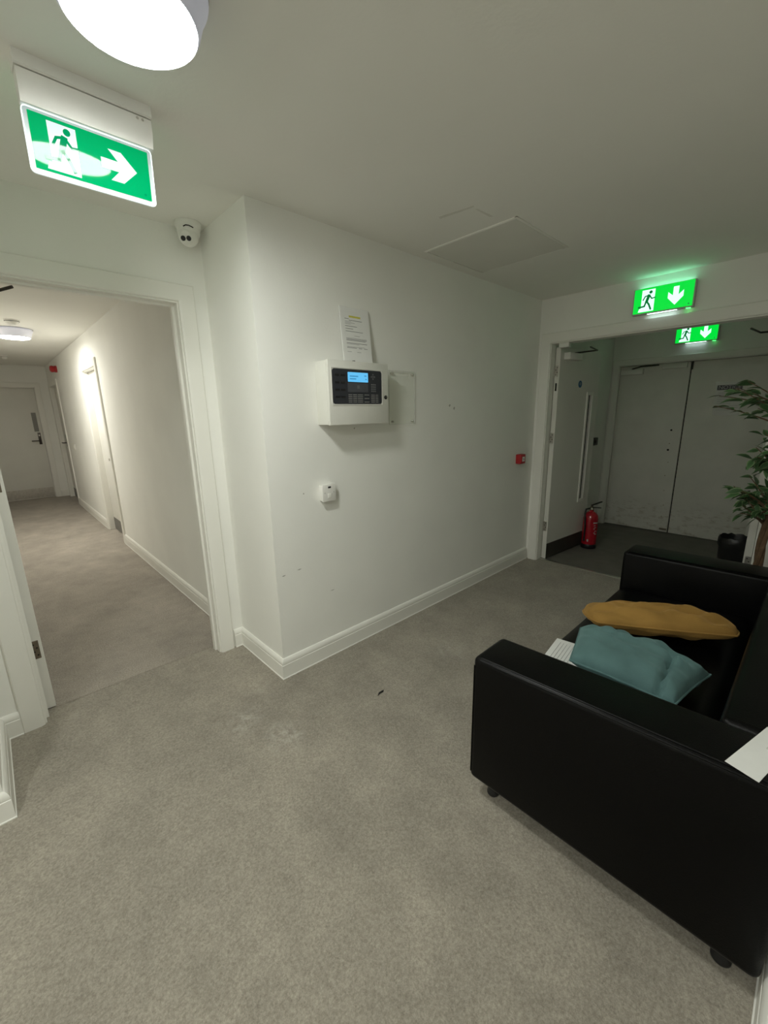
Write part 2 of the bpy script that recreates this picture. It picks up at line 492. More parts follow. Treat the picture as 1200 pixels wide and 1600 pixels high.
skirting('baseboard_corridor_left', [(-0.19, 10.3), (-0.19, 2.6)], 'white skirting board along the left side of the corridor')
skirting('baseboard_vestibule', [(XV, YA), (XD + 0.12, YA)], 'shaded skirting board in the vestibule behind the open door')

# architraves and linings
def architrave(name, u0, u1, z, f, label, w=0.085, t=0.018):
    b = B()
    prof = [(0.0, 0), (0.0, 0.008), (0.003, 0.012), (0.017, t), (w - 0.005, t), (w, t - 0.005), (w, 0)]
    b.sweep([(u0, 0), (u0, z), (u1, z), (u1, 0)], prof, f)
    return struct(name, b, m_trim, label, 'door frame', smooth=25)
def lining(name, u0, u1, z, d0, d1, f, label, t=0.026, stop=None):
    """door lining: U of boards from depth d0 to d1, inner faces at u0, u1, z; optional door stop (s0, s1)."""
    b = B()
    b.sweep([(u0, 0), (u0, z), (u1, z), (u1, 0)], [(0, -d0), (t, -d0), (t, -d1), (0, -d1)], f)
    if stop:
        b.sweep([(u0, 0), (u0, z), (u1, z), (u1, 0)], [(-0.012, -stop[0]), (0.001, -stop[0]), (0.001, -stop[1]), (-0.012, -stop[1])], f)
    return struct(name, b, m_trim, label, 'door frame', smooth=25)

fE = lambda u, z, h: (u, YE - h, z)
architrave('trim_1', -0.034, 0.869, 2.097, fE, 'white moulded surround of the open corridor doorway')
lining('trim_2', -0.026, 0.861, 2.089, 0.0, 0.105, fE, 'white lining board inside the corridor doorway', stop=(0.045, 0.075))
fD = lambda u, z, h: (XD - h, -u, z)
architrave('trim_3', -1.856, -0.227, 2.082, fD, 'off-white surround of the dark double doorway')
lining('trim_4', -1.849, -0.234, 2.074, 0.0, 0.11, fD, 'off-white lining inside the dark double doorway')
fR = lambda u, z, h: (XB - h, -u, z)
architrave('trim_5', -6.60, -5.775, 2.07, fR, 'white surround of the first door in the corridor')
lining('trim_6', -6.594, -5.781, 2.064, 0.0, 0.12, fR, 'white lining of the first door in the corridor')
architrave('trim_7', -10.11, -9.15, 2.07, fR, 'white surround of the furthest side door in the corridor')
lining('trim_8', -10.104, -9.156, 2.064, 0.0, 0.12, fR, 'white lining of the furthest side door in the corridor')
fC = lambda u, z, h: (u, 10.3 - h, z)
architrave('trim_9', -0.10, 0.81, 2.07, fC, 'white surround of the door closing the corridor')
lining('trim_10', -0.094, 0.804, 2.064, 0.0, 0.12, fC, 'white lining of the door closing the corridor')
fV = lambda u, z, h: (XV - h, -u, z)
architrave('trim_11', -1.885, -0.435, 1.995, fV, 'shaded surround of the closed double doors in the vestibule', w=0.07)
lining('trim_12', -1.879, -0.441, 1.989, 0.0, 0.12, fV, 'shaded lining of the closed double doors in the vestibule')
b = B(); b.box(3.918, 3.952, 0.236, 1.847, 0.0, 0.005, bev=0.002)
struct('trim_13', b, m_alu, 'pale metal threshold strip across the double doorway', 'threshold')
b = B(); b.box(-0.02, 0.858, 2.606, 2.618, -0.003, 0.001)
struct('trim_14', b, m_carpet, 'carpet seam across the corridor doorway', 'threshold')

m_scuff = M('wall_scuff', (0.42, 0.41, 0.37), 0.8, var=0.2, vscale=60)
for x, z, w_, h_ in ((1.073, 0.62, 0.012, 0.004), (1.175, 0.63, 0.016, 0.003), (1.40, 0.43, 0.018, 0.002), (1.236, 1.065, 0.005, 0.005), (2.545, 1.54, 0.012, 0.010), (2.60, 1.52, 0.010, 0.012), (1.62, 1.41, 0.006, 0.006)):
    b = B(); b.prism([(x - w_, z), (x, z - h_), (x + w_, z + h_ * 0.4), (x + w_ * 0.2, z + h_)], lambda u, v: (u, YA - 0.0004, v), lambda u, v: (u, YA + 0.0004, v))
    part('scuff_mark', b, m_scuff, bpy.data.objects['wall_front'])

# ------------------------------------------------------------------ doors
def hinge(parent, x0, x1, y0, y1, z, hgt=0.10, mat=None, axis='x', screws=True):
    b = B(); b.box(x0, x1, y0, y1, z - hgt / 2, z + hgt / 2, bev=0.0008, seg=1)
    h = part('hinge', b, mat or m_alu, parent)
    if screws:
        for k in (-0.3, -0.1, 0.1, 0.3):
            b = B()
            if axis == 'x':
                b.lathe([(0, 0), (0.004, 0), (0.004, 0.0012), (0, 0.0012)], (x0, (y0 + y1) / 2 + (0.006 if k in (-0.3, 0.1) else -0.006), z + k * hgt), 8, 'x-')
            else:
                b.lathe([(0, 0), (0.004, 0), (0.004, 0.0012), (0, 0.0012)], ((x0 + x1) / 2 + (0.006 if k in (-0.3, 0.1) else -0.006), y0, z + k * hgt), 8, 'y-')
            part('screw', b, m_dark, h)
    return h

# door_1: leaf folded back into the corridor, seen edge-on
d = thing('door_1', 'white door folded back into the corridor, seen only as a hinged edge', 'door', (0.0, 2.62, 0), kind='structure')
b = B(); b.box(-0.0215, 0.0225, 2.618, 3.43, 0.004, 2.055, bev=0.0015, seg=1); part('leaf', b, m_door, d)
for z in (0.35, 1.22, 1.85): hinge(d, -0.0215, 0.010, 2.6165, 2.619, z, 0.10, m_bronze, 'y')
b = B(); b.box(0.0225, 0.062, 2.70, 2.93, 1.955, 2.015, bev=0.006); part('closer_body', b, m_alu, d)
b = B(); b.tube([(0.045, 2.78, 2.022), (0.150, 2.68, 2.066), (0.205, 2.640, 2.084)], 0.007, 8); part('closer_arm', b, m_darkmetal, d, 'dark metal closer arm')

# door_2: left leaf of the double doorway, open into the vestibule
def leafmesh(parent, L, t, z1, mat):
    b = B(); b.box(0, L, -t, 0, 0.006, z1, bev=0.0015, seg=1); return b

d = thing('door_2', 'open off-white fire door with narrow glazed strip beside the extinguisher', 'door', (0, 0, 0), kind='structure')
ANG = math.radians(-5.4)
def dpart(name, b, mat, parent, label=None):
    me = b.mesh(name); me.materials.append(mat)
    o = bpy.data.objects.new(name, me); COL.objects.link(o); o.parent = parent
    if label: o['label'] = label
    return o
def fire_leaf(d, loc, ang, side, disc=True):
    """local x runs from the hinge edge; the face at local y = -t*side ... shown."""
    s = side
    t, L, z1 = 0.046, 0.79, 2.052
    Y = lambda a, b_: (min(a * s, b_ * s), max(a * s, b_ * s))
    d.location = loc; d.rotation_euler = (0, 0, ang)
    g0, g1, gz0, gz1 = 0.575, 0.655, 0.545, 1.635     # glass slot
    b = B()
    y0, y1 = Y(-t, 0)
    b.box(0, g0, y0, y1, 0.006, z1, bev=0.0015, seg=1); b.box(g1, L, y0, y1, 0.006, z1, bev=0.0015, seg=1)
    b.box(g0 - 0.001, g1 + 0.001, y0, y1, 0.006, gz0); b.box(g0 - 0.001, g1 + 0.001, y0, y1, gz1, z1)
    dpart('leaf', b, m_door, d)
    ya, yb = Y(-t * 0.62, -t * 0.38)
    b = B(); b.box(g0, g1, ya, yb, gz0, gz1); dpart('glass_strip', b, m_glassdark, d, 'dark narrow glazed strip')
    for sgn, yy in ((-1, -t), (1, 0)):
        b = B()
        ya, yb = Y(yy + sgn * 0.010, yy)
        b.box(g0 - 0.026, g0 + 0.004, ya, yb, gz0 - 0.026, gz1 + 0.026, bev=0.002); b.box(g1 - 0.004, g1 + 0.026, ya, yb, gz0 - 0.026, gz1 + 0.026, bev=0.002)
        b.box(g0, g1, ya, yb, gz0 - 0.026, gz0 + 0.004, bev=0.002); b.box(g0, g1, ya, yb, gz1 - 0.004, gz1 + 0.026, bev=0.002)
        dpart('glazing_bead', b, m_trim, d)
    ya, yb = Y(-t - 0.0015, -t)
    b = B(); b.box(0.003, L - 0.004, ya, yb, 0.008, 0.165); dpart('kick_plate', b, m_kick, d, 'dark kick plate')
    # closer body, its arm and the bracket on the frame
    ya, yb = Y(-t - 0.062, -t)
    b = B(); b.box(0.06, 0.29, ya, yb, 1.945, 2.005, bev=0.004); dpart('closer_body', b, m_white, d)
    b = B()
    b.tube([(0.20, s * (-t - 0.03), 2.008), (0.36, s * (-t - 0.16), 2.028), (0.14, s * (-t - 0.20), 2.036)], 0.007, 8); dpart('closer_arm', b, m_darkmetal, d)
    for z in (1.842, 1.226, 0.347):
        b = B()
        ya, yb = Y(-0.036, 0.004)
        b.box(-0.002, 0.0005, ya, yb, z - 0.05, z + 0.05); h = dpart('hinge', b, m_alu, d)
        for k in (-0.033, -0.011, 0.011, 0.033):
            b = B(); b.lathe([(0, 0), (0.0045, 0), (0.0045, 0.001), (0, 0.001)], (-0.002, s * (-0.012 if k in (-0.033, 0.011) else -0.024), z + k), 8, 'x-')
            dpart('screw', b, m_dark, h)
    ya, yb = Y(-0.030, -0.014)
    b = B(); b.box(-0.0012, 0.0005, ya, yb, 1.665, 1.735); dpart('lock_keep', b, m_dark, d, 'dark keep plate in the door edge')
    if disc:
        b = B(); b.lathe([(0, 0), (0.034, 0), (0.034, 0.0015), (0, 0.0015)], (0.40, -t, 1.735), 24, 'y-'); o = dpart('door_disc', b, m_blue, d, 'round blue fire-door disc')
        b = B(); b.lathe([(0.009, 0.0016), (0.013, 0.0016), (0.013, 0.0022), (0.009, 0.0022), (0.009, 0.0016)], (0.40, -t, 1.738), 16, 'y-'); dpart('disc_symbol', b, m_inkpale, o)
fire_leaf(d, (3.958, 1.842, 0), ANG, 1)
d3 = thing('door_3', 'second open fire door at the right of the double doorway, mostly out of sight', 'door', (0, 0, 0), kind='structure')
fire_leaf(d3, (3.990, 0.243, 0), math.radians(2.0), -1, disc=False)
b = B(); b.box(3.888, 3.945, 1.70, 1.79, 2.036, 2.074, bev=0.003)
part('closer_bracket', b, m_white, bpy.data.objects['trim_4'])

# doors 4 and 5: closed double doors of the vestibule
XL = XV + 0.03
d = thing('door_4', 'closed left leaf of the shaded double doors, scuffed along the bottom', 'door', (XL, 1.52, 0), kind='structure')
b = B(); b.box(XL, XL + 0.045, 1.162, 1.877, 0.008, 1.985, bev=0.002); part('leaf', b, m_doorscuff, d)
b = B(); b.box(XL - 0.045, XL, 1.62, 1.86, 1.885, 1.945, bev=0.004); part('closer_body', b, m_door, d)
b = B(); b.tube([(XL - 0.03, 1.74, 1.95), (XL - 0.12, 1.62, 1.965), (XL - 0.05, 1.46, 1.972)], 0.008, 8); part('closer_arm', b, m_darkmetal, d)
b = B(); b.box(XL - 0.03, XL, 1.19, 1.43, 1.925, 1.985, bev=0.003); part('closer_cover', b, m_door, d)
for y, z, r in ((1.262, 1.235, 0.011), (1.268, 1.005, 0.012)):
    b = B(); b.lathe([(0, 0), (r, 0), (r, 0.002), (0, 0.002)], (XL, y, z), 12, 'x-'); part('bolt_hole', b, m_dark, d)
for y, z, r in ((1.262, 1.08, 0.006), (1.25, 0.86, 0.005), (1.262, 0.70, 0.006), (1.25, 0.52, 0.005), (1.235, 0.34, 0.006), (1.24, 0.20, 0.006)):
    b = B(); b.lathe([(0, 0), (r, 0), (r, 0.001), (0, 0.001)], (XL, y, z), 8, 'x-'); part('screw_hole', b, m_brown, d)
b = B(); b.box(XL - 0.006, XL, 1.17, 1.245, 0.03, 0.055, bev=0.002); part('floor_bolt', b, m_bronze, d)
d = thing('door_5', 'closed right leaf of the shaded double doors, carrying a notice', 'door', (XL, 0.80, 0), kind='structure')
b = B(); b.box(XL, XL + 0.045, 0.443, 1.150, 0.008, 1.985, bev=0.002); part('leaf', b, m_doorscuff, d)
b = B(); b.box(XL - 0.02, XL, 1.139, 1.150, 1.90, 1.985, bev=0.001); part('edge_guard', b, m_kick, d)
b = B(); b.box(XL + 0.02, XL + 0.06, 1.149, 1.163, 0.008, 1.985)
struct('trim_15', b, m_dark, 'dark gap between the two closed vestibule doors', 'door frame')

# corridor doors
def lever(parent, c, ax, sgn):
    """lever handle on a plate; ax 'y-' (door facing -y) or 'x-' (door facing -x); sgn: lever direction."""
    x, y, z = c
    b = B()
    if ax == 'y-':
        b.box(x - 0.022, x + 0.022, y - 0.008, y, z - 0.11, z + 0.11, bev=0.004); p = part('handle_plate', b, m_darkmetal, parent)
        b = B(); b.tube([(x, y - 0.006, z - 0.04), (x, y - 0.055, z - 0.04), (x + sgn * 0.03, y - 0.06, z - 0.04), (x + sgn * 0.13, y - 0.06, z - 0.04)], 0.010, 8); part('lever', b, m_darkmetal, p)
        b = B(); b.lathe([(0, 0), (0.012, 0), (0.012, 0.012), (0, 0.012)], (x, y - 0.008, z + 0.06), 12, 'y-'); part('key_cylinder', b, m_alu, p)
    else:
        b.box(x - 0.008, x, y - 0.022, y + 0.022, z - 0.11, z + 0.11, bev=0.004); p = part('handle_plate', b, m_darkmetal, parent)
        b = B(); b.tube([(x - 0.006, y, z - 0.04), (x - 0.055, y, z - 0.04), (x - 0.06, y + sgn * 0.03, z - 0.04), (x - 0.06, y + sgn * 0.13, z - 0.04)], 0.010, 8); part('lever', b, m_darkmetal, p)
d = thing('door_6', 'white door with steel kick plate closing the end of the corridor', 'door', (0.355, 10.34, 0), kind='structure')
b = B(); b.box(-0.092, 0.802, 10.335, 10.38, 0.005, 2.062, bev=0.002); part('leaf', b, m_door, d)
b = B(); b.box(-0.08, 0.79, 10.3335, 10.335, 0.02, 0.20); part('kick_plate', b, m_steel, d, 'shiny steel kick plate')
b = B(); b.box(0.685, 0.755, 10.3335, 10.335, 1.27, 1.62); part('push_plate', b, m_greykick, d, 'upright grey push plate')
lever(d, (0.742, 10.335, 1.14), 'y-', -1)
d = thing('door_7', 'white corridor side door with thumb-turn, nearest on the right', 'door', (1.1, 6.18, 0), kind='structure')
b = B(); b.box(1.085, 1.13, 5.784, 6.591, 0.005, 2.06, bev=0.002); part('leaf', b, m_trim, d)
b = B(); b.box(1.083, 1.085, 5.79, 6.585, 0.01, 0.175); part('kick_plate', b, m_greykick, d, 'grey kick plate')
b = B(); b.lathe([(0, 0), (0.024, 0), (0.024, 0.006), (0.016, 0.02), (0.016, 0.04), (0, 0.042)], (1.085, 6.02, 1.00), 16, 'x-'); part('thumb_turn', b, m_alu, d)
b = B(); b.box(1.083, 1.085, 5.97, 6.05, 1.66, 1.82, bev=0.0005, seg=1); pl = part('number_plate', b, m_white, d)
b = B()
for z in (1.70, 1.735, 1.77): b.box(1.0825, 1.0831, 5.995, 6.025, z, z + 0.02)
part('plate_print', b, m_inkpale, pl)['kind'] = 'stuff'
d = thing('door_8', 'white corridor side door with lever handle, furthest on the right', 'door', (1.1, 9.63, 0), kind='structure')
b = B(); b.box(1.085, 1.13, 9.159, 10.101, 0.005, 2.06, bev=0.002); part('leaf', b, m_door, d)
lever(d, (1.085, 9.78, 1.10), 'x-', 1)
b = B(); b.box(1.083, 1.085, 9.165, 10.095, 0.01, 0.175); part('kick_plate', b, m_greykick, d)

# ------------------------------------------------------------------ ceiling lamps
def ceiling_lamp(loc, mat, label):
    t = thing('ceiling_lamp', label, 'lamp', loc, 'round ceiling lamps')
    x, y, z = loc
    b = B(); b.lathe([(0, 0), (0.150, 0), (0.160, -0.004), (0.168, -0.012), (0.168, -0.024), (0.160, -0.034), (0.1435, -0.084), (0.1375, -0.092), (0.1325, -0.090), (0.132, -0.078), (0, -0.078)], loc, 64)
    part('housing', b, m_lampwhite, t)
    b = B(); b.lathe([(0.1315, -0.079), (0.1312, -0.0925), (0.125, -0.0965), (0.09, -0.099), (0.05, -0.1000), (0, -0.1005)], loc, 48)
    part('diffuser', b, mat, t, 'glowing white diffuser')
    b = B(); b.lathe([(0.1685, -0.001), (0.1715, -0.001), (0.1715, -0.005), (0.1685, -0.005), (0.1685, -0.001)], loc, 48); part('gasket', b, m_signbody, t)
    return t
ceiling_lamp((0.402, 1.225, H), m_lamp1, 'large glowing round ceiling lamp above the hanging exit sign')
ceiling_lamp((0.415, 6.27, H), m_lamp2, 'smaller-looking lit round ceiling lamp down the corridor')

ceiling_lamp((-1.0, 0.2, H), m_lamp_fill, 'added round fill lamp over the unseen lobby behind the viewer')  # added out of view as fill, to even out the lobby light

# ------------------------------------------------------------------ exit signs
def figure_polys():
    """flat pictogram pieces on a 2 x 1 board: door, figure strokes, arrows."""
    door = [(0.30, 0.05), (0.80, 0.05), (0.80, 0.93), (0.30, 0.93)]
    strokes = [([(0.575, 0.70), (0.50, 0.44)], 0.115), ([(0.60, 0.685), (0.69, 0.555), (0.82, 0.575)], 0.05), ([(0.545, 0.70), (0.43, 0.67), (0.36, 0.53)], 0.05),
               ([(0.515, 0.45), (0.60, 0.33), (0.69, 0.12)], 0.07), ([(0.485, 0.44), (0.43, 0.27), (0.21, 0.25)], 0.07)]
    return door, strokes
def exit_pictogram(parent, board, W, Hh, f, mwhite, mman, arrow):
    """f(u, v, h): board metres -> world; W x Hh board."""
    door, strokes = figure_polys()
    S = Hh
    b = B(); b.prism([(u * S, v * S) for u, v in door], lambda u, v: f(u, v, 0.0002), lambda u, v: f(u, v, 0.0010))
    b.prism([(0.20 * S, 0.05 * S), (0.31 * S, 0.05 * S), (0.31 * S, 0.19 * S), (0.24 * S, 0.19 * S)], lambda u, v: f(u, v, 0.0002), lambda u, v: f(u, v, 0.0010))
    part('doorway_symbol', b, mwhite, parent)
    b = B()
    for pts, w in strokes:
        for (x0, y0), (x1, y1) in zip(pts, pts[1:]):
            L = math.hypot(x1 - x0, y1 - y0); nx, ny = -(y1 - y0) / L * w / 2, (x1 - x0) / L * w / 2
            ex, ey = (x1 - x0) / L * w * 0.3, (y1 - y0) / L * w * 0.3
            q = [(x0 + nx - ex, y0 + ny - ey), (x0 - nx - ex, y0 - ny - ey), (x1 - nx + ex, y1 - ny + ey), (x1 + nx + ex, y1 + ny + ey)]
            b.prism([(u * S, v * S) for u, v in q], lambda u, v: f(u, v, 0.0011), lambda u, v: f(u, v, 0.0016))
    n = 20
    b.prism([((0.635 + 0.066 * math.cos(2 * math.pi * i / n)) * S, (0.82 + 0.066 * math.sin(2 * math.pi * i / n)) * S) for i in range(n)], lambda u, v: f(u, v, 0.0011), lambda u, v: f(u, v, 0.0016))
    part('running_figure', b, mman, parent)
    cx, cy = (W / S) * 0.715, 0.50
    if arrow == 'down':
        q = [(-0.10, 0.36), (0.10, 0.36), (0.10, 0.02), (0.28, 0.18), (0.28, -0.06), (0.0, -0.36), (-0.28, -0.06), (-0.28, 0.18), (-0.10, 0.02)]
    else:
        q = [(-0.36, 0.10), (-0.02, 0.10), (-0.20, 0.30), (0.06, 0.30), (0.36, 0.0), (0.06, -0.30), (-0.20, -0.30), (-0.02, -0.10), (-0.36, -0.10)]
    b = B(); b.prism([((cx + u) * S, (cy + v) * S) for u, v in q], lambda u, v: f(u, v, 0.0002), lambda u, v: f(u, v, 0.0010))
    part('arrow_symbol', b, mwhite, parent)
    b = B(); n = 10
    b.prism([((W / S - 0.13 + 0.028 * math.cos(2 * math.pi * i / n)) * S, (0.10 + 0.028 * math.sin(2 * math.pi * i / n)) * S) for i in range(n)], lambda u, v: f(u, v, 0.0002), lambda u, v: f(u, v, 0.0008))
    part('maker_mark', b, mman, parent)

# hanging sign below the lamp
t = thing('exit_sign', 'hanging green exit sign with arrow pointing right, below the ceiling lamp', 'exit sign', (0.39, 1.675, H), 'green exit signs')
b = B()
b.prism([(-0.030, 0), (0.030, 0), (0.030, -0.030), (0.026, -0.034), (-0.026, -0.034), (-0.030, -0.030)], lambda v, z: (0.226, 1.675 + v, H + z), lambda v, z: (0.562, 1.675 + v, H + z))
part('ceiling_mount', b, m_white, t)
b = B()
b.prism([(-0.026, -0.038), (0.026, -0.038), (0.026, -0.075), (0.014, -0.112), (-0.014, -0.112), (-0.026, -0.075)], lambda v, z: (0.228, 1.675 + v, H + z), lambda v, z: (0.560, 1.675 + v, H + z))
part('housing', b, m_white, t)
for x in (0.52, 0.535):
    b = B(); b.lathe([(0, 0), (0.004, 0), (0.003, 0.003), (0, 0.0035)], (x, 1.649, H - 0.045), 10, 'y-'); part('indicator_stud', b, m_alu, t)
TILT = math.radians(4.4)
def f1(u, v, h, t0=0.004):
    # board u from left, v from the board bottom, h out towards the viewer side; board hangs with a slight tilt
    dv = 0.158 - v
    hh = h + t0
    return (0.238 + u, 1.675 - hh * math.cos(TILT) + dv * math.sin(TILT), 2.349 - 0.010 - dv * math.cos(TILT) - hh * math.sin(TILT))
def rrect(u0, u1, v0, v1, r, n=5):
    out = []
    for cx, cy, a0 in ((u1 - r, v1 - r, 0), (u0 + r, v1 - r, 90), (u0 + r, v0 + r, 180), (u1 - r, v0 + r, 270)):
        for k in range(n + 1):
            a = math.radians(a0 + 90 * k / n); out.append((cx + r * math.cos(a), cy + r * math.sin(a)))
    return out
outer = rrect(-0.011, 0.317, 0.008, 0.166, 0.012)
inner = rrect(-0.0085, 0.3145, 0.0165, 0.1640, 0.009)
b = B()
bm = b.bm
ro = [[bm.verts.new(f1(u, v, h)) for u, v in outer] for h in (0.0, -0.008)]
ri = [[bm.verts.new(f1(u, v, h)) for u, v in inner] for h in (0.0, -0.008)]
n = len(outer)
for i in range(n):
    j = (i + 1) % n
    bm.faces.new((ro[0][i], ro[0][j], ri[0][j], ri[0][i])); bm.faces.new((ro[1][i], ri[1][i], ri[1][j], ro[1][j]))
    bm.faces.new((ro[0][i], ro[1][i], ro[1][j], ro[0][j])); bm.faces.new((ri[0][i], ri[0][j], ri[1][j], ri[1][i]))
part('lit_edge', b, m_s1edge, t, 'bright glowing acrylic rim')
b = B(); b.prism(inner, lambda u, v: f1(u, v, -0.001), lambda u, v: f1(u, v, -0.007)); part('panel', b, m_s1band, t)
b = B(); b.prism(rrect(0.002, 0.304, 0.021, 0.157, 0.002), lambda u, v: f1(u, v, -0.001), lambda u, v: f1(u, v, 0.0002)); fc = part('face', b, m_s1green, t, 'green face with white pictogram')
b = B(); b.prism(rrect(0.002, 0.304, 0.021, 0.157, 0.002), lambda u, v: f1(u, v, -0.0072), lambda u, v: f1(u, v, -0.0080)); part('rear_face', b, emitter('hanging_sign_rear_green', (0.0, 0.42, 0.12), 1.6, (0.0, 0.10, 0.04), 0.1, 0.10), t, 'green rear face')
exit_pictogram(fc, None, 0.302, 0.136, lambda u, v, h: f1(u + 0.002, v + 0.021, h), m_s1white, m_s1man, 'right')

# wall signs
def wall_sign(x, y0, z0, W, Hh, label, name='exit_sign'):
    """box on a wall facing -x; y0 = left edge as seen, z0 = bottom."""
    t = thing(name, label, 'exit sign', (x, y0 - W / 2, z0), 'green exit signs')
    b = B(); b.box(x - 0.048, x, y0 - W - 0.008, y0 + 0.008, z0 - 0.008, z0 + Hh + 0.004, bev=0.004); part('housing', b, m_signbody, t)
    f = lambda u, v, h: (x - 0.0482 - h, y0 - u, z0 + v)
    b = B(); b.prism([(0, 0), (W, 0), (W, Hh), (0, Hh)], lambda u, v: f(u, v, 0), lambda u, v: f(u, v, 0.002)); fc = part('face', b, m_s2green, t, 'glowing green face')
    exit_pictogram(fc, None, W, Hh, lambda u, v, h: f(u, v, h + 0.002), m_s2white, m_s2man, 'down')
    b = B(); b.box(x - 0.036, x - 0.018, y0 - W * 0.75, y0 - W * 0.25, z0 - 0.0095, z0 - 0.0082); part('lamp_bar', b, m_s2bar, t, 'white light slot below the sign')
    b = B(); b.box(x - 0.036, x - 0.014, y0 - W * 0.97, y0 - W * 0.90, z0 - 0.012, z0 - 0.0082); part('charge_led', b, m_led, t, 'green indicator light')
    b = B(); b.box(x - 0.030, x - 0.012, y0 - W * 0.95, y0 - W * 0.05, z0 + Hh + 0.0042, z0 + Hh + 0.0054); part('top_slot', b, m_s2top, t)
    return t
wall_sign(XD, 1.19, 2.203, 0.38, 0.172, 'glowing green exit sign with down arrow above the double doorway')
wall_sign(XV, 1.325, 2.185, 0.37, 0.165, 'second green exit sign deeper in the vestibule, cut by the door head')

# ------------------------------------------------------------------ ceiling fittings
t = thing('access_hatch', 'square flush access hatch in the ceiling beside the wall', 'hatch', (2.465, 1.572, H))
b = B()
b.sweep([(2.157, 1.262), (2.777, 1.262), (2.777, 1.882), (2.157, 1.882), (2.157, 1.262)], [(0, 0), (0.010, 0), (0.010, -0.007), (0, -0.004)], lambda x, y, h: (x, y, H + h)); part('hatch_frame', b, m_ceil, t)
b = B(); b.box(2.170, 2.764, 1.275, 1.869, H - 0.0055, H - 0.0005, bev=0.001, seg=1); part('hatch_panel', b, M('hatch_paint', (0.76, 0.75, 0.70), 0.85, var=0.02, vscale=4), t)
m_patch = M('ceiling_patch', (0.74, 0.725, 0.67), 0.85, var=0.05, vscale=9)
for q in ([(1.86, 1.53), (1.885, 1.54), (1.91, 1.35), (1.895, 1.345)], [(1.93, 1.36), (1.945, 1.35), (2.07, 1.345), (2.06, 1.36)]):
    b = B(); b.prism(q, FLAT(H - 0.0006), FLAT(H + 0.0005)); part('filler_smear', b, m_patch, bpy.data.objects['ceiling'])

t = thing('security_camera', 'white dome security camera on the ceiling by the corridor doorway', 'camera', (0.938, 2.42, H))
cc = Vector((0.938, 2.42, H))
b = B(); b.lathe([(0, 0), (0.062, 0), (0.064, -0.004), (0.062, -0.020), (0.056, -0.030), (0.050, -0.034)], cc, 40); part('mount', b, m_white, t)
b = B(); b.lathe([(0.056, -0.026), (0.055, -0.045), (0.050, -0.058), (0.045, -0.060), (0.044, -0.03)], cc, 40); part('collar', b, m_white, t)
bc = cc + Vector((-0.006, -0.006, -0.062))
b = B(); b.lathe([(0.049 * math.sin(a), 0.049 * math.cos(a)) for a in [math.pi * k / 16 for k in range(17)]], bc, 32); eb = part('eyeball', b, m_white, t)
look = Vector((-0.55, -0.72, -0.46)).normalized()
q = look.to_track_quat('Z', 'Y').to_matrix().to_4x4()
b = B(); b.lathe([(0, 0.0480), (0.027, 0.0475), (0.031, 0.0440), (0.0325, 0.035)], bc, 32, mx=q); part('face_plate', b, m_white, eb)
side = look.cross(Vector((0, 0, 1))).normalized()
for s_ in (-1, 1):
    b = B(); b.lathe([(0, 0.001), (0.0105, 0.001), (0.0115, 0.0), (0.0115, -0.002), (0, -0.002)], bc + look * 0.0490 + side * 0.0135 * s_ + Vector((0, 0, -0.004)), 20, mx=q); part('lens', b, m_black, eb, 'dark round lens')
b = B(); b.tube([bc + Vector((-0.036, -0.040, 0.024)), bc + Vector((-0.026, -0.048, 0.030)), bc + Vector((-0.012, -0.053, 0.030)), bc + Vector((0.008, -0.055, 0.024))], 0.0024, 6); part('slot', b, m_dark, t)

def detector(loc, r, label, name='smoke_detector'):
    t = thing(name, label, 'detector', loc)
    b = B(); b.lathe([(0, 0), (r, 0), (r, -0.012), (r * 0.93, -0.016)], loc, 32); part('base', b, m_white, t)
    b = B(); b.lathe([(r * 0.93, -0.0162), (r * 0.90, -0.022), (r * 0.62, -0.040), (r * 0.55, -0.046), (0, -0.048)], loc, 32); part('cap', b, m_white, t)
    b = B(); b.lathe([(r * 0.985, -0.012), (r * 0.99, -0.012), (r * 0.955, -0.0165), (r * 0.94, -0.0165)], loc, 32); part('gap_ring', b, m_dark, t)
    return t
detector((0.385, 5.74, H), 0.062, 'white smoke detector just before the lit corridor lamp')
detector((0.42, 8.95, H), 0.045, 'small white detector far down the corridor ceiling', 'motion_detector')

t = thing('alarm_sounder', 'round red alarm sounder high on the corridor wall', 'alarm', (XB, 8.80, 2.28))
b = B(); b.lathe([(0, 0), (0.052, 0), (0.052, 0.03), (0.045, 0.036)], (XB, 8.80, 2.285), 28, 'x-'); part('base', b, m_red, t)
b = B(); b.lathe([(0.040, 0.034), (0.050, 0.045), (0.052, 0.070), (0.040, 0.088), (0.020, 0.094), (0, 0.095)], (XB, 8.80, 2.285), 28, 'x-'); part('horn', b, m_red, t)
t = thing('light_switch', 'small white light switch on the corridor wall between the doors', 'switch', (XB, 8.42, 1.0))
b = B(); b.box(XB - 0.010, XB, 8.377, 8.463, 1.003, 1.089, bev=0.003); part('plate', b, m_white, t)
b = B(); b.box(XB - 0.016, XB - 0.009, 8.405, 8.435, 1.022, 1.070, bev=0.002); part('rocker', b, m_trim, t)

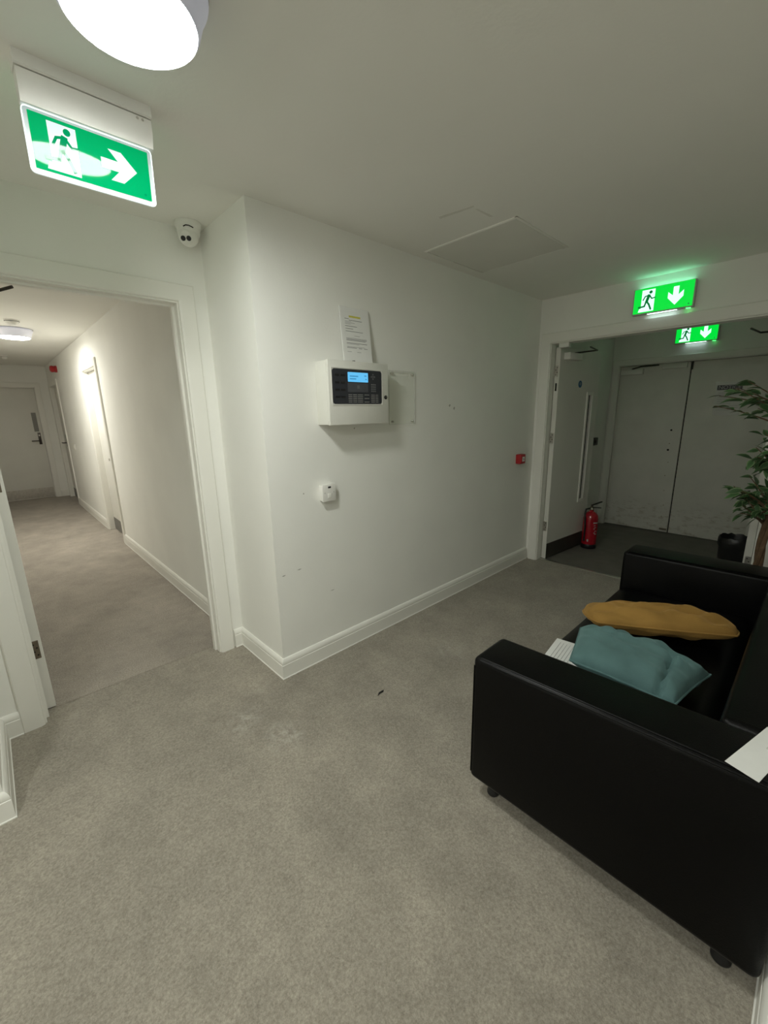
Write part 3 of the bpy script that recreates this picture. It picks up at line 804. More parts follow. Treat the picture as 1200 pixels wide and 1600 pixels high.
# ------------------------------------------------------------------ fire alarm panel
PX0, PX1, PZ0, PZ1, PY = 1.357, 1.797, 1.436, 1.777, 1.850
t = thing('fire_alarm_unit', 'grey fire alarm panel with lit blue display on the wall', 'control panel', (1.577, YA, PZ0))
b = B(); b.box(PX0 + 0.004, PX1 - 0.004, PY + 0.022, YA, PZ0 + 0.003, PZ1 - 0.003, bev=0.002); part('cabinet', b, m_panelgrey, t)
b = B(); b.box(PX0, PX1, PY, PY + 0.024, PZ0, PZ1, bev=0.006); pd = part('cabinet_door', b, m_panelgrey, t)
fp = lambda u, z, h: (u, PY - h, z)
b = B()
b.sweep([(1.379, 1.546), (1.379, 1.735), (1.742, 1.735), (1.742, 1.546), (1.379, 1.546)], [(0, -0.001), (0.004, -0.001), (0.004, 0.003), (0, 0.003)], fp); part('bezel_frame', b, m_white, pd)
b = B(); b.prism(rrect(1.382, 1.739, 1.549, 1.732, 0.014), lambda u, z: fp(u, z, 0.0002), lambda u, z: fp(u, z, 0.0022)); bz = part('overlay', b, m_bezel, pd, 'dark control overlay')
b = B(); b.prism(rrect(1.487, 1.633, 1.667, 1.718, 0.003), lambda u, z: fp(u, z, 0.0022), lambda u, z: fp(u, z, 0.0036)); s_ = part('display', b, m_lcd, bz, 'lit blue display')
b = B()
for k, (u0, u1, z) in enumerate(((1.50, 1.56, 1.694), (1.50, 1.545, 1.680), (1.605, 1.622, 1.698), (1.612, 1.622, 1.680))): b.box(u0, u1, PY - 0.0040, PY - 0.0035, z, z + 0.006)
part('display_text', b, m_lcdtext, s_)['kind'] = 'stuff'
b = B(); b.prism(rrect(1.485, 1.633, 1.613, 1.662, 0.003), lambda u, z: fp(u, z, 0.0022), lambda u, z: fp(u, z, 0.0028)); part('grey_field', b, m_bezel2, bz)
for k in range(4):
    for j in range(2):
        b = B(); b.box(1.398 + j * 0.039, 1.429 + j * 0.039, PY - 0.0030, PY - 0.002, 1.694 - k * 0.038, 1.705 - k * 0.038, bev=0.0006, seg=1); part('zone_label', b, m_black, bz)
for k in range(5):
    b = B()
    for u0, u1 in ((1.488, 1.514), (1.520, 1.548), (1.554, 1.592), (1.604, 1.640), (1.655, 1.684), (1.690, 1.710)):
        if k in (1, 3) and u0 > 1.6 and u0 < 1.65: continue
        b.box(u0, u1, PY - 0.0027, PY - 0.002, 1.597 - k * 0.0098, 1.6005 - k * 0.0098)
    part('print_row', b, m_print, bz)['kind'] = 'stuff'
for r_ in range(4):
    for c_ in range(3):
        b = B(); b.box(1.656 + c_ * 0.013, 1.666 + c_ * 0.013, PY - 0.0032, PY - 0.002, 1.652 - r_ * 0.012, 1.660 - r_ * 0.012, bev=0.0008, seg=1); part('key', b, m_key, bz)
for du, dz in ((0, 0.012), (0, -0.012), (0.012, 0), (-0.012, 0), (0, 0)):
    b = B(); b.lathe([(0, 0), (0.0048, 0), (0.0048, 0.0012), (0, 0.0014)], (1.672 + du, PY - 0.002, 1.699 + dz), 10, 'y-'); part('arrow_key', b, m_key, bz)
for k in range(4):
    b = B(); b.box(1.488, 1.500, PY - 0.0027, PY - 0.002, 1.652 - k * 0.0105, 1.655 - k * 0.0105); part('indicator', b, m_print if k < 3 else m_s2white, bz)
b = B(); b.box(1.552, 1.570, PY - 0.0033, PY - 0.0028, 1.632, 1.650); part('arrow_print', b, m_key, bz)
b = B(); b.lathe([(0, 0), (0.011, 0), (0.011, 0.004), (0.008, 0.006), (0, 0.006)], (1.771, PY, 1.587), 20, 'y-'); part('lock', b, m_black, pd, 'black key lock')
b = B(); b.lathe([(0, 0.006), (0.003, 0.006), (0.003, 0.0066), (0, 0.0066)], (1.771, PY, 1.589), 8, 'y-')
part('keyhole', b, m_alu, bpy.data.objects['lock'])
for z in (1.735, 1.478):
    b = B(); b.tube([(PX0 + 0.0005, PY + 0.012, z - 0.02), (PX0 + 0.0005, PY + 0.012, z + 0.02)], 0.0045, 8); part('hinge', b, m_panelgrey, t)

# sheet propped on the panel
lean = lambda u, v: (1.517 + u + 0.10 * v * 0.5, 1.915 + v * 0.155, 1.7785 + v * 0.988)
t = thing('printed_notice', 'printed white sheet with yellow highlight propped on top of the alarm panel', 'paper', (1.63, 1.93, 1.7785))
def lf(u, v, h):
    p = Vector(lean(u, v)); nrm = Vector((0.04, -0.985, 0.155)).normalized(); return p + nrm * h
b = B(); b.prism([(0, 0), (0.212, 0), (0.212, 0.302), (0, 0.302)], lambda u, v: lf(u, v, 0.0), lambda u, v: lf(u, v, 0.0045)); part('backing', b, m_paper, t)
b = B(); b.prism([(0.006, 0.002), (0.210, 0.002), (0.210, 0.299), (0.006, 0.299)], lambda u, v: lf(u, v, 0.0046), lambda u, v: lf(u, v, 0.0052)); sh = part('sheet', b, m_paper, t)
b = B(); b.prism([(0.062, 0.246), (0.146, 0.246), (0.146, 0.256), (0.062, 0.256)], lambda u, v: lf(u, v, 0.0052), lambda u, v: lf(u, v, 0.0056)); part('highlight', b, m_hl, sh, 'yellow highlighted heading')
rs = random.Random(11)
rows = [(0.236, 0.03, 0.06, 0), (0.229, 0.06, 0.155, 0), (0.222, 0.03, 0.075, 1), (0.215, 0.03, 0.10, 1), (0.208, 0.03, 0.07, 1), (0.196, 0.03, 0.115, 0), (0.182, 0.03, 0.085, 0), (0.168, 0.03, 0.155, 0), (0.145, 0.09, 0.13, 1),
        (0.131, 0.03, 0.18, 1), (0.125, 0.03, 0.18, 0), (0.119, 0.03, 0.17, 0), (0.104, 0.03, 0.18, 0), (0.098, 0.03, 0.12, 1), (0.084, 0.03, 0.16, 1), (0.078, 0.03, 0.10, 0), (0.078, 0.115, 0.14, 0), (0.078, 0.155, 0.18, 0),
        (0.056, 0.03, 0.06, 1), (0.056, 0.10, 0.13, 1)]
for v0, u0, u1, pale in rows:
    b = B(); b.prism([(u0, v0), (u1, v0), (u1, v0 + 0.0028), (u0, v0 + 0.0028)], lambda u, v: lf(u, v, 0.0052), lambda u, v: lf(u, v, 0.0055)); part('print_line', b, m_inkpale if pale else m_ink, sh)
b = B(); b.tube([(1.562, 1.893, 1.781), (1.578, 1.893, 1.783)], 0.004, 8)
solo('marker_cap', b, m_black, 'tiny black cap on top of the alarm panel', 'cap')

# clear document holder
t = thing('document_holder', 'clear acrylic plate screwed to the wall right of the alarm panel', 'holder', (2.02, YA, 1.423))
b = B(); b.box(1.905, 2.143, 1.9555, 1.9585, 1.423, 1.757, bev=0.0008, seg=1); part('plate', b, m_clear, t)
b = B(); b.sweep([(1.905, 1.423), (1.905, 1.757), (2.143, 1.757), (2.143, 1.423), (1.905, 1.423)], [(-0.0012, 0), (0.0006, 0), (0.0006, 0.0036), (-0.0012, 0.0036)], lambda u, z, h: (u, 1.959 - h, z)); part('plate_edge', b, m_clearedge, t)
for u, z in ((1.938, 1.740), (2.125, 1.740), (1.938, 1.44), (2.125, 1.44)):
    b = B(); b.lathe([(0, -0.014), (0.006, -0.014), (0.006, 0.002), (0.0045, 0.004), (0, 0.0045)], (u, 1.955, z), 14, 'y-'); part('screw', b, m_alu, t)
# fused spur
t = thing('fused_switch', 'square white fused switch below the alarm panel', 'switch', (1.388, YA, 1.004))
b = B(); b.box(1.344, 1.433, 1.942, YA, 1.006, 1.100, bev=0.003); part('back_box', b, m_white, t)
b = B(); b.box(1.341, 1.436, 1.934, 1.943, 1.003, 1.103, bev=0.003); fpn = part('plate', b, m_white, t)
b = B(); b.box(1.380, 1.400, 1.9325, 1.9345, 1.080, 1.090, bev=0.0008, seg=1); part('neon', b, m_black, fpn, 'small black window')
b = B(); b.box(1.375, 1.403, 1.9318, 1.9345, 1.022, 1.050, bev=0.0015); part('fuse_carrier', b, m_trim, fpn)
for u in (1.357, 1.420):
    b = B(); b.lathe([(0, 0), (0.0035, 0), (0.003, 0.001), (0, 0.001)], (u, 1.934, 1.054), 10, 'y-'); part('screw', b, m_signbody, fpn)
# call point
t = thing('fire_call_point', 'small red fire call point on the wall near the double doorway', 'call point', (3.60, YA, 1.0))
b = B(); b.box(3.556, 3.644, 1.915, YA, 1.008, 1.096, bev=0.006); part('case', b, m_red, t)
b = B(); b.box(3.566, 3.634, 1.913, 1.916, 1.018, 1.086, bev=0.0012, seg=1); cf = part('front', b, m_red, t)
b = B(); b.box(3.578, 3.622, 1.9115, 1.9135, 1.030, 1.074, bev=0.0008, seg=1); part('glass', b, m_white, cf, 'white break-glass window')
b = B(); b.lathe([(0, 0), (0.006, 0), (0.006, 0.0006), (0, 0.0006)], (3.600, 1.9115, 1.052), 10, 'y-'); part('press_dot', b, m_black, cf)
# exit button box in vestibule
t = thing('exit_button', 'small dark button box on the vestibule wall behind the open door', 'button', (5.37, YA, 1.06))
b = B(); b.box(5.30, 5.46, 1.93, YA, 1.06, 1.15, bev=0.004); part('case', b, m_black, t)
b = B(); b.lathe([(0, 0), (0.022, 0), (0.022, 0.006), (0.016, 0.010), (0, 0.011)], (5.38, 1.93, 1.105), 16, 'y-'); part('button', b, m_kick, t)
# notice on the vestibule door
t = thing('notice_sheet', 'sheet headed NOTICE on the closed vestibule door behind the plant', 'notice', (XL, 0.79, 1.44))
b = B(); b.box(XL - 0.0012, XL - 0.0002, 0.675, 0.905, 1.40, 1.745); sh = part('sheet', b, M('aged_paper', (0.60, 0.60, 0.56), 0.35, var=0.03, vscale=15), t)
b = B(); b.box(XL - 0.0018, XL - 0.0012, 0.685, 0.895, 1.665, 1.715); bn = part('banner', b, m_black, sh)
def text_part(name, body, size, mat, parent, mx):
    cu = bpy.data.curves.new(name, 'FONT'); cu.body = body; cu.size = size; cu.align_x = 'CENTER'; cu.align_y = 'CENTER'; cu.extrude = 0.0002
    tmp = bpy.data.objects.new(name + '_tmp', cu); COL.objects.link(tmp)
    me = bpy.data.meshes.new_from_object(tmp.evaluated_get(bpy.context.evaluated_depsgraph_get()))
    bpy.data.objects.remove(tmp)
    me.name = name
    me.transform(Matrix.Translation(-wloc(parent)) @ mx)
    return part(name, me, mat, parent)
faceX = lambda x, y, z: Matrix(((0, 0, -1, x), (-1, 0, 0, y), (0, 1, 0, z), (0, 0, 0, 1)))
text_part('heading', 'NOTICE', 0.052, m_inkpale, bn, faceX(XL - 0.0020, 0.79, 1.69))
for k in range(9):
    b = B(); b.box(XL - 0.0016, XL - 0.0012, 0.70 + (0.06 if k % 3 == 2 else 0), 0.88, 1.63 - k * 0.022, 1.637 - k * 0.022); part('print_line', b, m_inkpale, sh)
for y in (0.685, 0.895):
    b = B(); b.box(XL - 0.0022, XL - 0.0008, y - 0.02, y + 0.02, 1.73, 1.755); part('tape', b, m_clearedge, sh)

# ------------------------------------------------------------------ fire extinguisher
ex, ey = 4.645, 1.635
t = thing('fire_extinguisher', 'red fire extinguisher standing on the floor beside the open door', 'extinguisher', (ex, ey, 0))
b = B(); b.lathe([(0, 0.0), (0.074, 0.0), (0.078, 0.006), (0.078, 0.045), (0.0755, 0.050), (0, 0.05)], (ex, ey, 0), 32); part('base_skirt', b, m_black, t)
b = B(); b.lathe([(0.0, 0.03), (0.0745, 0.03), (0.0755, 0.05), (0.0755, 0.335), (0.070, 0.365), (0.055, 0.390), (0.030, 0.405), (0.022, 0.410), (0.022, 0.425), (0, 0.425)], (ex, ey, 0), 32); cy_ = part('cylinder', b, m_redpaint, t)
b = B(); b.lathe([(0, 0.425), (0.018, 0.425), (0.020, 0.432), (0.020, 0.452), (0.013, 0.458), (0.013, 0.47), (0, 0.47)], (ex, ey, 0), 20); part('valve', b, m_bronze, t)
b = B(); b.box(-0.012, 0.012, -0.125, 0.010, -0.004, 0.004, bev=0.002, mx=Matrix.Translation((ex, ey, 0.478)) @ Matrix.Rotation(math.radians(60), 4, 'Z') @ Matrix.Rotation(math.radians(-14), 4, 'X')); part('top_lever', b, m_black, t)
b = B(); b.box(-0.012, 0.012, -0.115, 0.010, -0.004, 0.004, bev=0.002, mx=Matrix.Translation((ex, ey, 0.455)) @ Matrix.Rotation(math.radians(60), 4, 'Z') @ Matrix.Rotation(math.radians(8), 4, 'X')); part('carry_handle', b, m_black, t)
b = B(); b.tube([(ex - 0.015, ey + 0.012, 0.442), (ex - 0.06, ey + 0.035, 0.44), (ex - 0.085, ey + 0.035, 0.39), (ex - 0.088, ey + 0.02, 0.25), (ex - 0.086, ey + 0.02, 0.12), (ex - 0.084, ey + 0.02, 0.09)], [0.009] * 4 + [0.009, 0.012], 10); part('hose', b, m_black, t)
b = B(); b.lathe([(0, 0), (0.012, 0), (0.012, 0.006), (0, 0.007)], (ex - 0.018, ey - 0.008, 0.442), 14, 'x-'); part('gauge', b, m_alu, t)
# printed band: curved panels with pale marks
def band(a0, a1, z0, z1, mat, name, par, r=0.0760):
    b = B(); n = max(2, int((a1 - a0) / 6))
    q = [(a0 + (a1 - a0) * i / n) for i in range(n + 1)]
    bm = b.bm
    lo = [bm.verts.new((ex + r * math.cos(math.radians(a)), ey + r * math.sin(math.radians(a)), z0)) for a in q]
    hi = [bm.verts.new((ex + r * math.cos(math.radians(a)), ey + r * math.sin(math.radians(a)), z1)) for a in q]
    lo2 = [bm.verts.new((ex + (r - 0.001) * math.cos(math.radians(a)), ey + (r - 0.001) * math.sin(math.radians(a)), z0)) for a in q]
    hi2 = [bm.verts.new((ex + (r - 0.001) * math.cos(math.radians(a)), ey + (r - 0.001) * math.sin(math.radians(a)), z1)) for a in q]
    for i in range(n):
        bm.faces.new((lo[i], lo[i + 1], hi[i + 1], hi[i])); bm.faces.new((lo2[i], hi2[i], hi2[i + 1], lo2[i + 1]))
        bm.faces.new((hi[i], hi[i + 1], hi2[i + 1], hi2[i])); bm.faces.new((lo[i], lo2[i], lo2[i + 1], lo[i + 1]))
    return part(name, b, mat, par)
band(222, 262, 0.288, 0.302, m_inkpale, 'print_block', cy_)
for z0, a0, a1 in ((0.262, 228, 244), (0.240, 232, 250), (0.225, 226, 240), (0.200, 236, 256), (0.180, 230, 246), (0.165, 240, 256)):
    band(a0, a1, z0, z0 + 0.007, m_inkpale, 'print_mark', cy_)
band(184, 196, 0.085, 0.11, m_inkpale, 'service_tag', cy_)

# ------------------------------------------------------------------ bin in the vestibule
t = thing('waste_bin', 'black waste bin with liner bag on the vestibule floor behind the plant', 'bin', (4.60, 0.40, 0))
b = B(); b.lathe([(0, 0.004), (0.095, 0.004), (0.10, 0.0), (0.118, 0.35), (0.121, 0.355), (0.115, 0.36), (0.11, 0.34), (0.094, 0.02), (0, 0.02)], (4.60, 0.40, 0), 28); part('bin_body', b, m_black, t)
rs = random.Random(5)
J = {(k, i): (rs.random() - 0.5) * 0.012 for k in range(8) for i in range(28)}
b = B(); b.lathe([(0.109, 0.30), (0.113, 0.362), (0.118, 0.385), (0.127, 0.365), (0.128, 0.33), (0.125, 0.30)], (4.60, 0.40, 0), 28, jit=lambda k, i: J[(k, i)] * (1 if k in (2, 4, 5) else 0.2)); part('liner_bag', b, m_binbag, t)

# ------------------------------------------------------------------ sofa
SX0, SXA, SXB, SX1 = 1.158, 1.360, 2.790, 3.010
SYF, SYB = 0.770, -0.100
SZ0 = 0.088
def shear(o_me):
    for v in o_me.vertices:
        v.co.x += 0.055 * (SYF - v.co.y) * max(0.0, v.co.z - SZ0) / 0.53
def sofa_part(name, b, mat, parent, label=None):
    me = b.mesh(name, 40); shear(me)
    me.transform(Matrix.Translation(-wloc(parent)))
    me.materials.append(mat)
    o = bpy.data.objects.new(name, me); COL.objects.link(o); o.parent = parent
    if label: o['label'] = label
    return o
t = thing('sofa', 'low black leather sofa with square arms on short feet', 'sofa', (2.10, 0.35, 0))
sofa = t
b = B(); b.box(SX0, SXA, SYB, SYF, SZ0, 0.622, bev=0.022, seg=4); a1 = sofa_part('armrest', b, m_leather, t)
b = B(); b.box(SXB, SX1, SYB, SYF, SZ0, 0.622, bev=0.022, seg=4); a2 = sofa_part('armrest', b, m_leather, t)
b = B(); b.box(SXA, SXB, SYB, 0.085, SZ0, 0.624, bev=0.022, seg=4); sofa_part('backrest', b, m_leather, t)
b = B(); b.box(SXA, SXB, 0.085, SYF - 0.03, SZ0, 0.270, bev=0.008); sofa_part('seat_base', b, m_leather, t)
b = B()
nx, ny = 26, 14
bm = b.bm
x0, x1, y0, y1, z0, z1 = SXA + 0.003, SXB - 0.003, 0.088, SYF - 0.012, 0.272, 0.402
def sx(i): return x0 + (x1 - x0) * i / nx
grid = {}
def seat_z(x, y):
    u, v = (x - x0) / (x1 - x0), (y - y0) / (y1 - y0)
    e = min(min(u, 1 - u) * (x1 - x0), min(v, 1 - v) * (y1 - y0))
    return z1 - 0.03 * max(0, 1 - e / 0.05) ** 2 + 0.012 * math.sin(math.pi * u) * math.sin(math.pi * v)
for i in range(nx + 1):
    for j in range(ny + 1):
        v = j / ny
        grid[i, j] = bm.verts.new((sx(i), y0 + (y1 - y0) * v, seat_z(sx(i), y0 + (y1 - y0) * v)))
low = {}
for i in range(nx + 1):
    for j in range(ny + 1):
        if i in (0, nx) or j in (0, ny):
            low[i, j] = bm.verts.new((grid[i, j].co.x, grid[i, j].co.y, z0))
for i in range(nx):
    for j in range(ny):
        bm.faces.new((grid[i, j], grid[i + 1, j], grid[i + 1, j + 1], grid[i, j + 1]))
for i in range(nx):
    for j in (0, ny): bm.faces.new((grid[i, j], grid[i + 1, j], low[i + 1, j], low[i, j]))
for j in range(ny):
    for i in (0, nx): bm.faces.new((grid[i, j], grid[i, j + 1], low[i, j + 1], low[i, j]))
bm.faces.new([low[i, 0] for i in range(nx + 1)] + [low[nx, j] for j in range(1, ny + 1)] + [low[i, ny] for i in range(nx - 1, -1, -1)] + [low[0, j] for j in range(ny - 1, 0, -1)])
sofa_part('seat_cushion', b, m_leather, t)
# seams: twin stitched beads along the outer top edge of each arm
for arm, xe, sg in ((a1, SX0, 1), (a2, SXB, 1)):
    b = B(); b.tube([(xe + 0.004, SYF - 0.03, 0.6135), (xe + 0.004, SYB + 0.03, 0.6135)], 0.0032, 6); sofa_part('piping', b, m_leather, arm)
    b = B(); b.tube([(xe + 0.0125, SYF - 0.03, 0.6205), (xe + 0.0125, SYB + 0.03, 0.6205)], 0.0028, 6); sofa_part('piping', b, m_leather, arm)
    b = B(); b.tube([(xe + 0.005, SYF - 0.0065, 0.115), (xe + 0.005, SYF - 0.0065, 0.585)], 0.0026, 6); sofa_part('piping', b, m_leather, arm)
for x, y in ((SX0 + 0.075, SYF - 0.070), (SX0 + 0.075, SYB + 0.075), (SX1 - 0.075, SYF - 0.065), (SX1 - 0.075, SYB + 0.08)):
    b = B(); b.lathe([(0, 0.0), (0.021, 0.0), (0.024, 0.004), (0.024, 0.012), (0.020, 0.018), (0.022, 0.092), (0, 0.092)], (x, y, 0), 20); sofa_part('foot', b, m_black, t)

# ------------------------------------------------------------------ cushions
def pillow(name, c, hw, hd, th, rot, tilt, roll, mat, label, seed, sag=0.0, fold=None, rnd=0.0, warp=None):
    rs = random.Random(seed)
    t = thing(name, label, 'cushion', c)
    t.rotation_euler = (tilt, roll, rot)
    N = 34
    wr = [(rs.random() * 2 - 1, rs.random() * 2 - 1, rs.random() * math.pi, rs.random() * 5 + 5, rs.random() * 6) for _ in range(9)]
    def shape(u, v, s):
        u0_, v0_ = u, v
        u, v = u * math.sqrt(1 - rnd * v * v), v * math.sqrt(1 - rnd * u * u)
        # edges draw in between the corners
        x = hw * u * (1 - 0.045 * (1 - v * v) * abs(u) ** 2)
        y = hd * v * (1 - 0.045 * (1 - u * u) * abs(v) ** 2)
        u, v = u0_, v0_
        if warp: x, y = warp(x, y, u, v)
        puff = (max(0, 1 - abs(u) ** 2.6) * max(0, 1 - abs(v) ** 2.6)) ** 0.42
        w = 0
        for cx, cy, a, fq, ph in wr:
            d = (u - cx) * math.cos(a) + (v - cy) * math.sin(a)
            q = -(u - cx) * math.sin(a) + (v - cy) * math.cos(a)
            w += 0.0080 * math.sin(fq * d * 1.6 + ph) * math.exp(-(q * q) * 3.0) * math.exp(-d * d * 0.8)
        # creases radiating from the corners
        for sx_, sy_ in ((1, 1), (1, -1), (-1, 1), (-1, -1)):
            rr = math.hypot(u - sx_, v - sy_); an = math.atan2(v - sy_, u - sx_)
            w += 0.005 * math.sin(an * 7 + seed) * math.exp(-rr * 2.2) * min(1, rr * 3)
        z = s * (th * puff + w * puff * 1.2)
        z += sag * (u * u * 0.5 + v * v * 0.2)
        if fold: z += s * fold(u, v) * min(1, puff * 3)
        return (x, y, z)
    b = B(); bm = b.bm
    tp, bt = {}, {}
    for i in range(N + 1):
        for j in range(N + 1):
            u, v = -1 + 2 * i / N, -1 + 2 * j / N
            u, v = math.copysign(abs(u) ** 0.8, u), math.copysign(abs(v) ** 0.8, v)
            tp[i, j] = bm.verts.new(shape(u, v, 1))
            bt[i, j] = tp[i, j] if (i in (0, N) or j in (0, N)) else bm.verts.new(shape(u, v, -0.8))
    for i in range(N):
        for j in range(N):
            bm.faces.new((tp[i, j], tp[i + 1, j], tp[i + 1, j + 1], tp[i, j + 1]))
            bm.faces.new((bt[i, j + 1], bt[i + 1, j + 1], bt[i + 1, j], bt[i, j]))
    me = b.mesh('cover', 70); me.materials.append(mat)
    o = bpy.data.objects.new('cover', me); COL.objects.link(o); o.parent = t
    # seam bead round the edge
    b = B()
    ring = [(-1 + 2 * k / 24, -1) for k in range(24)] + [(1, -1 + 2 * k / 24) for k in range(24)] + [(1 - 2 * k / 24, 1) for k in range(24)] + [(-1, 1 - 2 * k / 24) for k in range(25)]
    b.tube([shape(u, v, 0) for u, v in ring], 0.0042, 6)
    me = b.mesh('edge_seam', 60); me.materials.append(mat)
    o = bpy.data.objects.new('edge_seam', me); COL.objects.link(o); o.parent = t
    return t
# the folded end of the teal cushion: a deep crease across it
crease = lambda u, v: -0.030 * math.exp(-((v + 0.60 - 0.10 * u) / 0.055) ** 2) * (1 if u < 0 else max(0.0, 1 - u / 0.6)) - 0.012 * math.exp(-((v - 0.25 - 0.5 * u) / 0.06) ** 2) * (1 if u < -0.3 else 0.2)
pillow('cushion', (1.722, 0.425, 0.506), 0.198, 0.262, 0.080, math.radians(-2), math.radians(0), math.radians(7.5), m_teal, 'teal velvet cushion lying against the near arm of the sofa', 5, sag=-0.012, fold=crease, rnd=0.06, warp=lambda x, y, u, v: (x, y * (1 - 0.15 * (1 - u)) - 0.022 * (1 - u)))
YR = math.atan2(0.355, 0.575)
pillow('cushion', (2.225, 0.436, 0.487), 0.145, 0.338, 0.066, YR, math.radians(0), math.radians(10), m_mustard, 'mustard yellow velvet cushion lying on the sofa behind the teal one', 9, sag=-0.01, rnd=0.30)

def paper_sheet(name, corners, z, label, group=None, t=0.0012, curl=None):
    b = B(); bm = b.bm; n = 8
    P = [Vector(c) for c in corners]
    f = lambda a, c: P[0].lerp(P[1], a).lerp(P[3].lerp(P[2], a), c)
    top, bot = {}, {}
    for i in range(n + 1):
        for j in range(n + 1):
            p = f(i / n, j / n); zz = z + (curl(i / n, j / n) if curl else 0)
            top[i, j] = bm.verts.new((p.x, p.y, zz + t)); bot[i, j] = bm.verts.new((p.x, p.y, zz))
    for i in range(n):
        for j in range(n):
            bm.faces.new((top[i, j], top[i + 1, j], top[i + 1, j + 1], top[i, j + 1])); bm.faces.new((bot[i, j + 1], bot[i + 1, j + 1], bot[i + 1, j], bot[i, j]))
    for i in range(n):
        for j in (0, n): bm.faces.new((top[i, j], top[i + 1, j], bot[i + 1, j], bot[i, j]))
        for j in (0, n): bm.faces.new((top[j, i], top[j, i + 1], bot[j, i + 1], bot[j, i]))
    cen = sum(P, Vector((0, 0))) / 4
    tt = thing(name, label, 'paper', (cen.x, cen.y, z), group)
    part('sheet', b, m_paper, tt)
    return tt, f
tt, f = paper_sheet('loose_sheet', [(1.845, 0.748), (1.56, 0.715), (1.585, 0.505), (1.870, 0.538)], 0.4005, 'printed white sheet on the sofa seat, half under the teal cushion', curl=lambda a, c: 0.0145 - 0.004 * a * (1 - c))
for k in range(6):
    b = B()
    p0, p1 = f(0.10, 0.12 + k * 0.07), f(0.80 if k % 3 else 0.6, 0.12 + k * 0.07)
    d_ = (p1 - p0).normalized(); nn = Vector((-d_.y, d_.x)) * 0.0008
    b.prism([tuple(p0 + nn), tuple(p1 + nn), tuple(p1 - nn), tuple(p0 - nn)], lambda x, y: (x, y, 0.4152), lambda x, y: (x, y, 0.4166)); part('print_line', b, m_inkpale, tt)
tt, f = paper_sheet('card_sheet', [(1.211, 0.048), (1.439, -0.014), (1.409, -0.066 - 0.004), (1.190, -0.015 - 0.004)], 0.6265, 'white sheet lying on the corner of the near sofa arm')

q = [f(0.60, 0.50), f(0.95, 0.50), f(0.95, 0.95), f(0.60, 0.95)]
b = B(); b.prism([tuple(p) for p in q], lambda x, y: (x, y, 0.6278), lambda x, y: (x, y, 0.6284)); bx_ = part('printed_box', b, M('pale_print', (0.62, 0.63, 0.58), 0.7, var=0.04, vscale=60), tt)
q = [f(0.66, 0.60), f(0.70, 0.60), f(0.70, 0.68), f(0.66, 0.68)]
b = B(); b.prism([tuple(p) for p in q], lambda x, y: (x, y, 0.6284), lambda x, y: (x, y, 0.6288)); part('printed_dot', b, m_ink, bx_)

# ------------------------------------------------------------------ artificial tree
TX, TY = 3.43, 0.165
t = thing('potted_tree', 'leafy artificial ficus tree in a pot between sofa and doorway', 'plant', (TX, TY, 0))
b = B(); b.lathe([(0, 0), (0.105, 0), (0.110, 0.006), (0.135, 0.25), (0.140, 0.26), (0.140, 0.275), (0.128, 0.275), (0.124, 0.255), (0, 0.255)], (TX, TY, 0), 32); part('pot', b, m_pot, t)
b = B(); b.lathe([(0, 0.262), (0.08, 0.260), (0.123, 0.252)], (TX, TY, 0), 24); part('moss_top', b, m_soil, t)
rs = random.Random(21)
def trunk_pt(z, ph=0.0, r=0.0): return Vector((TX + r * math.cos(z * 9 + ph), TY + 0.010 * math.sin(z * 3) + r * math.sin(z * 9 + ph), z))
for ph in (0.0, 2.1, 4.2):
    b = B(); zs = [0.24 + 0.06 * k for k in range(24)]
    b.tube([trunk_pt(z, ph, 0.0125) for z in zs], [0.0155 - 0.0045 * k / 23 for k in range(24)], 8); part('trunk', b, m_trunk, t)
# leaf meshes: folded pointed blade with pale margin
def leaf_mesh(L, W, fold, curl):
    b = B(); bm = b.bm
    prof = [(0, 0.02), (0.12, 0.42), (0.32, 0.92), (0.5, 1.0), (0.7, 0.72), (0.88, 0.30), (1.0, 0.0)]
    mid, inn, out = [], [[], []], [[], []]
    for a, w in prof:
        x = L * a; zc = -curl * L * a * a
        mid.append(bm.verts.new((x, 0, zc)))
        for k, s_ in enumerate((-1, 1)):
            inn[k].append(bm.verts.new((x, s_ * W * w * 0.74, zc + fold * W * w * 0.74)))
            out[k].append(bm.verts.new((x, s_ * W * w, zc + fold * W * w)))
    for i in range(len(prof) - 1):
        for k in (0, 1):
            f_ = bm.faces.new((mid[i], mid[i + 1], inn[k][i + 1], inn[k][i])); f_.material_index = 0
            f_ = bm.faces.new((inn[k][i], inn[k][i + 1], out[k][i + 1], out[k][i])); f_.material_index = 1
    bmesh.ops.remove_doubles(bm, verts=bm.verts[:], dist=1e-5)
    me = b.mesh('leaf', 60)
    me.materials.append(m_leaf); me.materials.append(m_leafedge)
    return me
LM = [leaf_mesh(0.078, 0.019, 0.35, 0.25), leaf_mesh(0.068, 0.018, 0.5, 0.4), leaf_mesh(0.088, 0.020, 0.25, 0.35), leaf_mesh(0.060, 0.016, 0.4, 0.15)]
def add_leaf(p, d, size=1.0):
    o = bpy.data.objects.new('leaf', LM[rs.randrange(4)])
    COL.objects.link(o); o.parent = t
    p = Vector(p)
    p.x = min(max(p.x, 3.13), 3.76); p.y = max(p.y, -0.01)
    o.location = p - Vector((TX, TY, 0))
    q = d.to_track_quat('X', 'Z'); o.rotation_mode = 'QUATERNION'
    from mathutils import Quaternion
    o.rotation_quaternion = q @ Quaternion((1, 0, 0), rs.uniform(-1.0, 1.0))
    s_ = size * rs.uniform(0.8, 1.15); o.scale = (s_, s_, s_)
n_leaf = 0
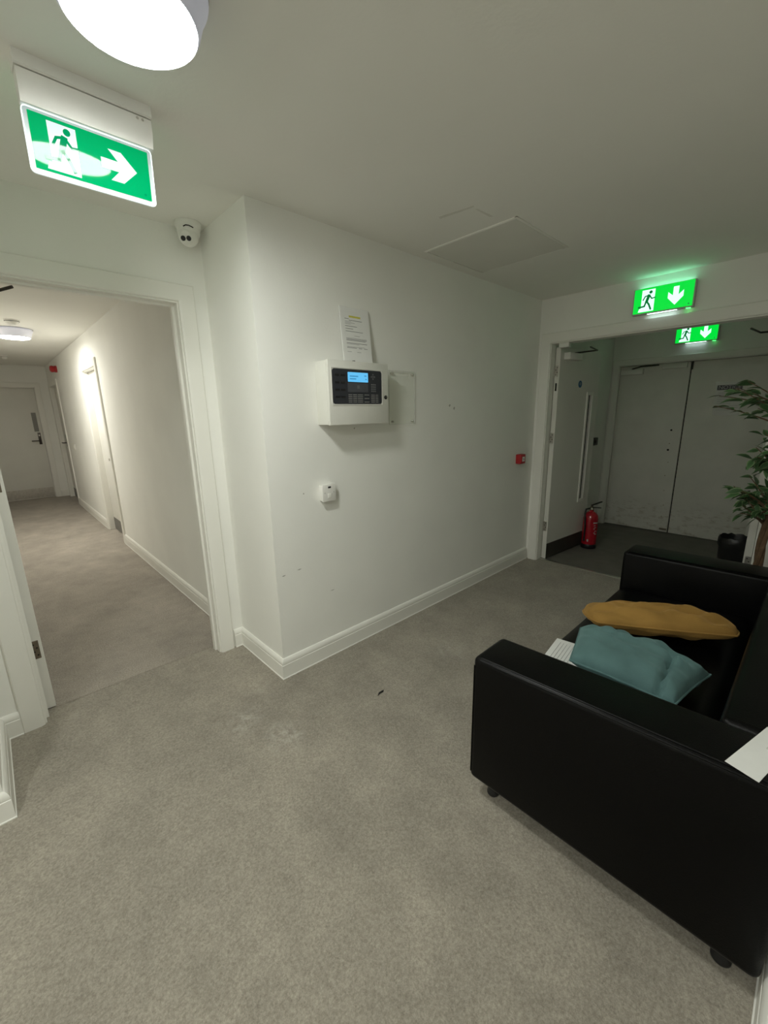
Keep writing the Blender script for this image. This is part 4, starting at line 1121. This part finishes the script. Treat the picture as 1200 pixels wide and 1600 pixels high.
def branch(z0, end, droop, nl, spread=0.9, twigs=0):
    global n_leaf
    p0 = trunk_pt(z0, rs.random() * 6, 0.01); e = Vector(end)
    mid_ = p0.lerp(e, 0.5) + Vector((0, 0, droop))
    pts = [p0.lerp(mid_, a).lerp(mid_.lerp(e, a), a) for a in [k / 8 for k in range(9)]]
    b = B(); b.tube(pts, [0.006 - 0.0042 * k / 8 for k in range(9)], 6); part('branch', b, m_trunk, t)
    for k in range(nl):
        a = 0.30 + 0.70 * (k + rs.random() * 0.6) / nl
        i = min(7, int(a * 8)); p = pts[i].lerp(pts[i + 1], a * 8 - i) if a < 1 else pts[8]
        tan = (pts[min(8, i + 1)] - pts[i]).normalized()
        d_ = (tan * 0.8 + Vector((rs.uniform(-1, 1), rs.uniform(-1, 1), rs.uniform(-0.9, 0.45))) * spread).normalized()
        off = Vector((rs.uniform(-1, 1), rs.uniform(-1, 1), rs.uniform(-1, 1))) * 0.018
        add_leaf(p + off, d_); n_leaf += 1
# low bushy part
for k in range(20):
    a = rs.uniform(0, 2 * math.pi); r = rs.uniform(0.07, 0.17)
    e = (TX - 0.03 + r * 0.95 * math.cos(a), TY + 0.075 + r * 1.05 * math.sin(a), rs.uniform(0.84, 1.08))
    branch(rs.uniform(0.74, 0.88), e, 0.03, 7, 0.9)
# middle
for k in range(13):
    a = rs.uniform(-0.4, 3.6); r = rs.uniform(0.05, 0.14)
    branch(rs.uniform(1.0, 1.2), (TX - 0.02 + r * math.cos(a), TY + 0.015 + r * 0.9 * math.sin(a), rs.uniform(1.12, 1.36)), 0.02, 6)
# long side twigs high up
for e in ((3.36, 0.50, 1.56), (3.44, 0.53, 1.50), (3.30, 0.42, 1.60), (3.50, 0.44, 1.61), (3.40, 0.38, 1.64), (3.34, 0.34, 1.55), (3.50, 0.32, 1.48)):
    branch(rs.uniform(1.36, 1.5), e, 0.03, 7, 0.55)
for k in range(6):
    a = rs.uniform(0, 2 * math.pi); r = rs.uniform(0.05, 0.17)
    branch(rs.uniform(1.45, 1.6), (TX + r * math.cos(a), TY - 0.02 + 0.6 * r * math.sin(a), rs.uniform(1.5, 1.8)), 0.04, 5)

# ------------------------------------------------------------------ debris on the carpet
b = B(); b.tube([(1.300, 1.458, 0.003), (1.318, 1.466, 0.006), (1.340, 1.464, 0.006), (1.354, 1.470, 0.003)], [0.0012, 0.0045, 0.005, 0.001], 7)
solo('dry_leaf', b, m_dark, 'small dark shred lying on the carpet in front of the wall', 'debris')
rs = random.Random(4)
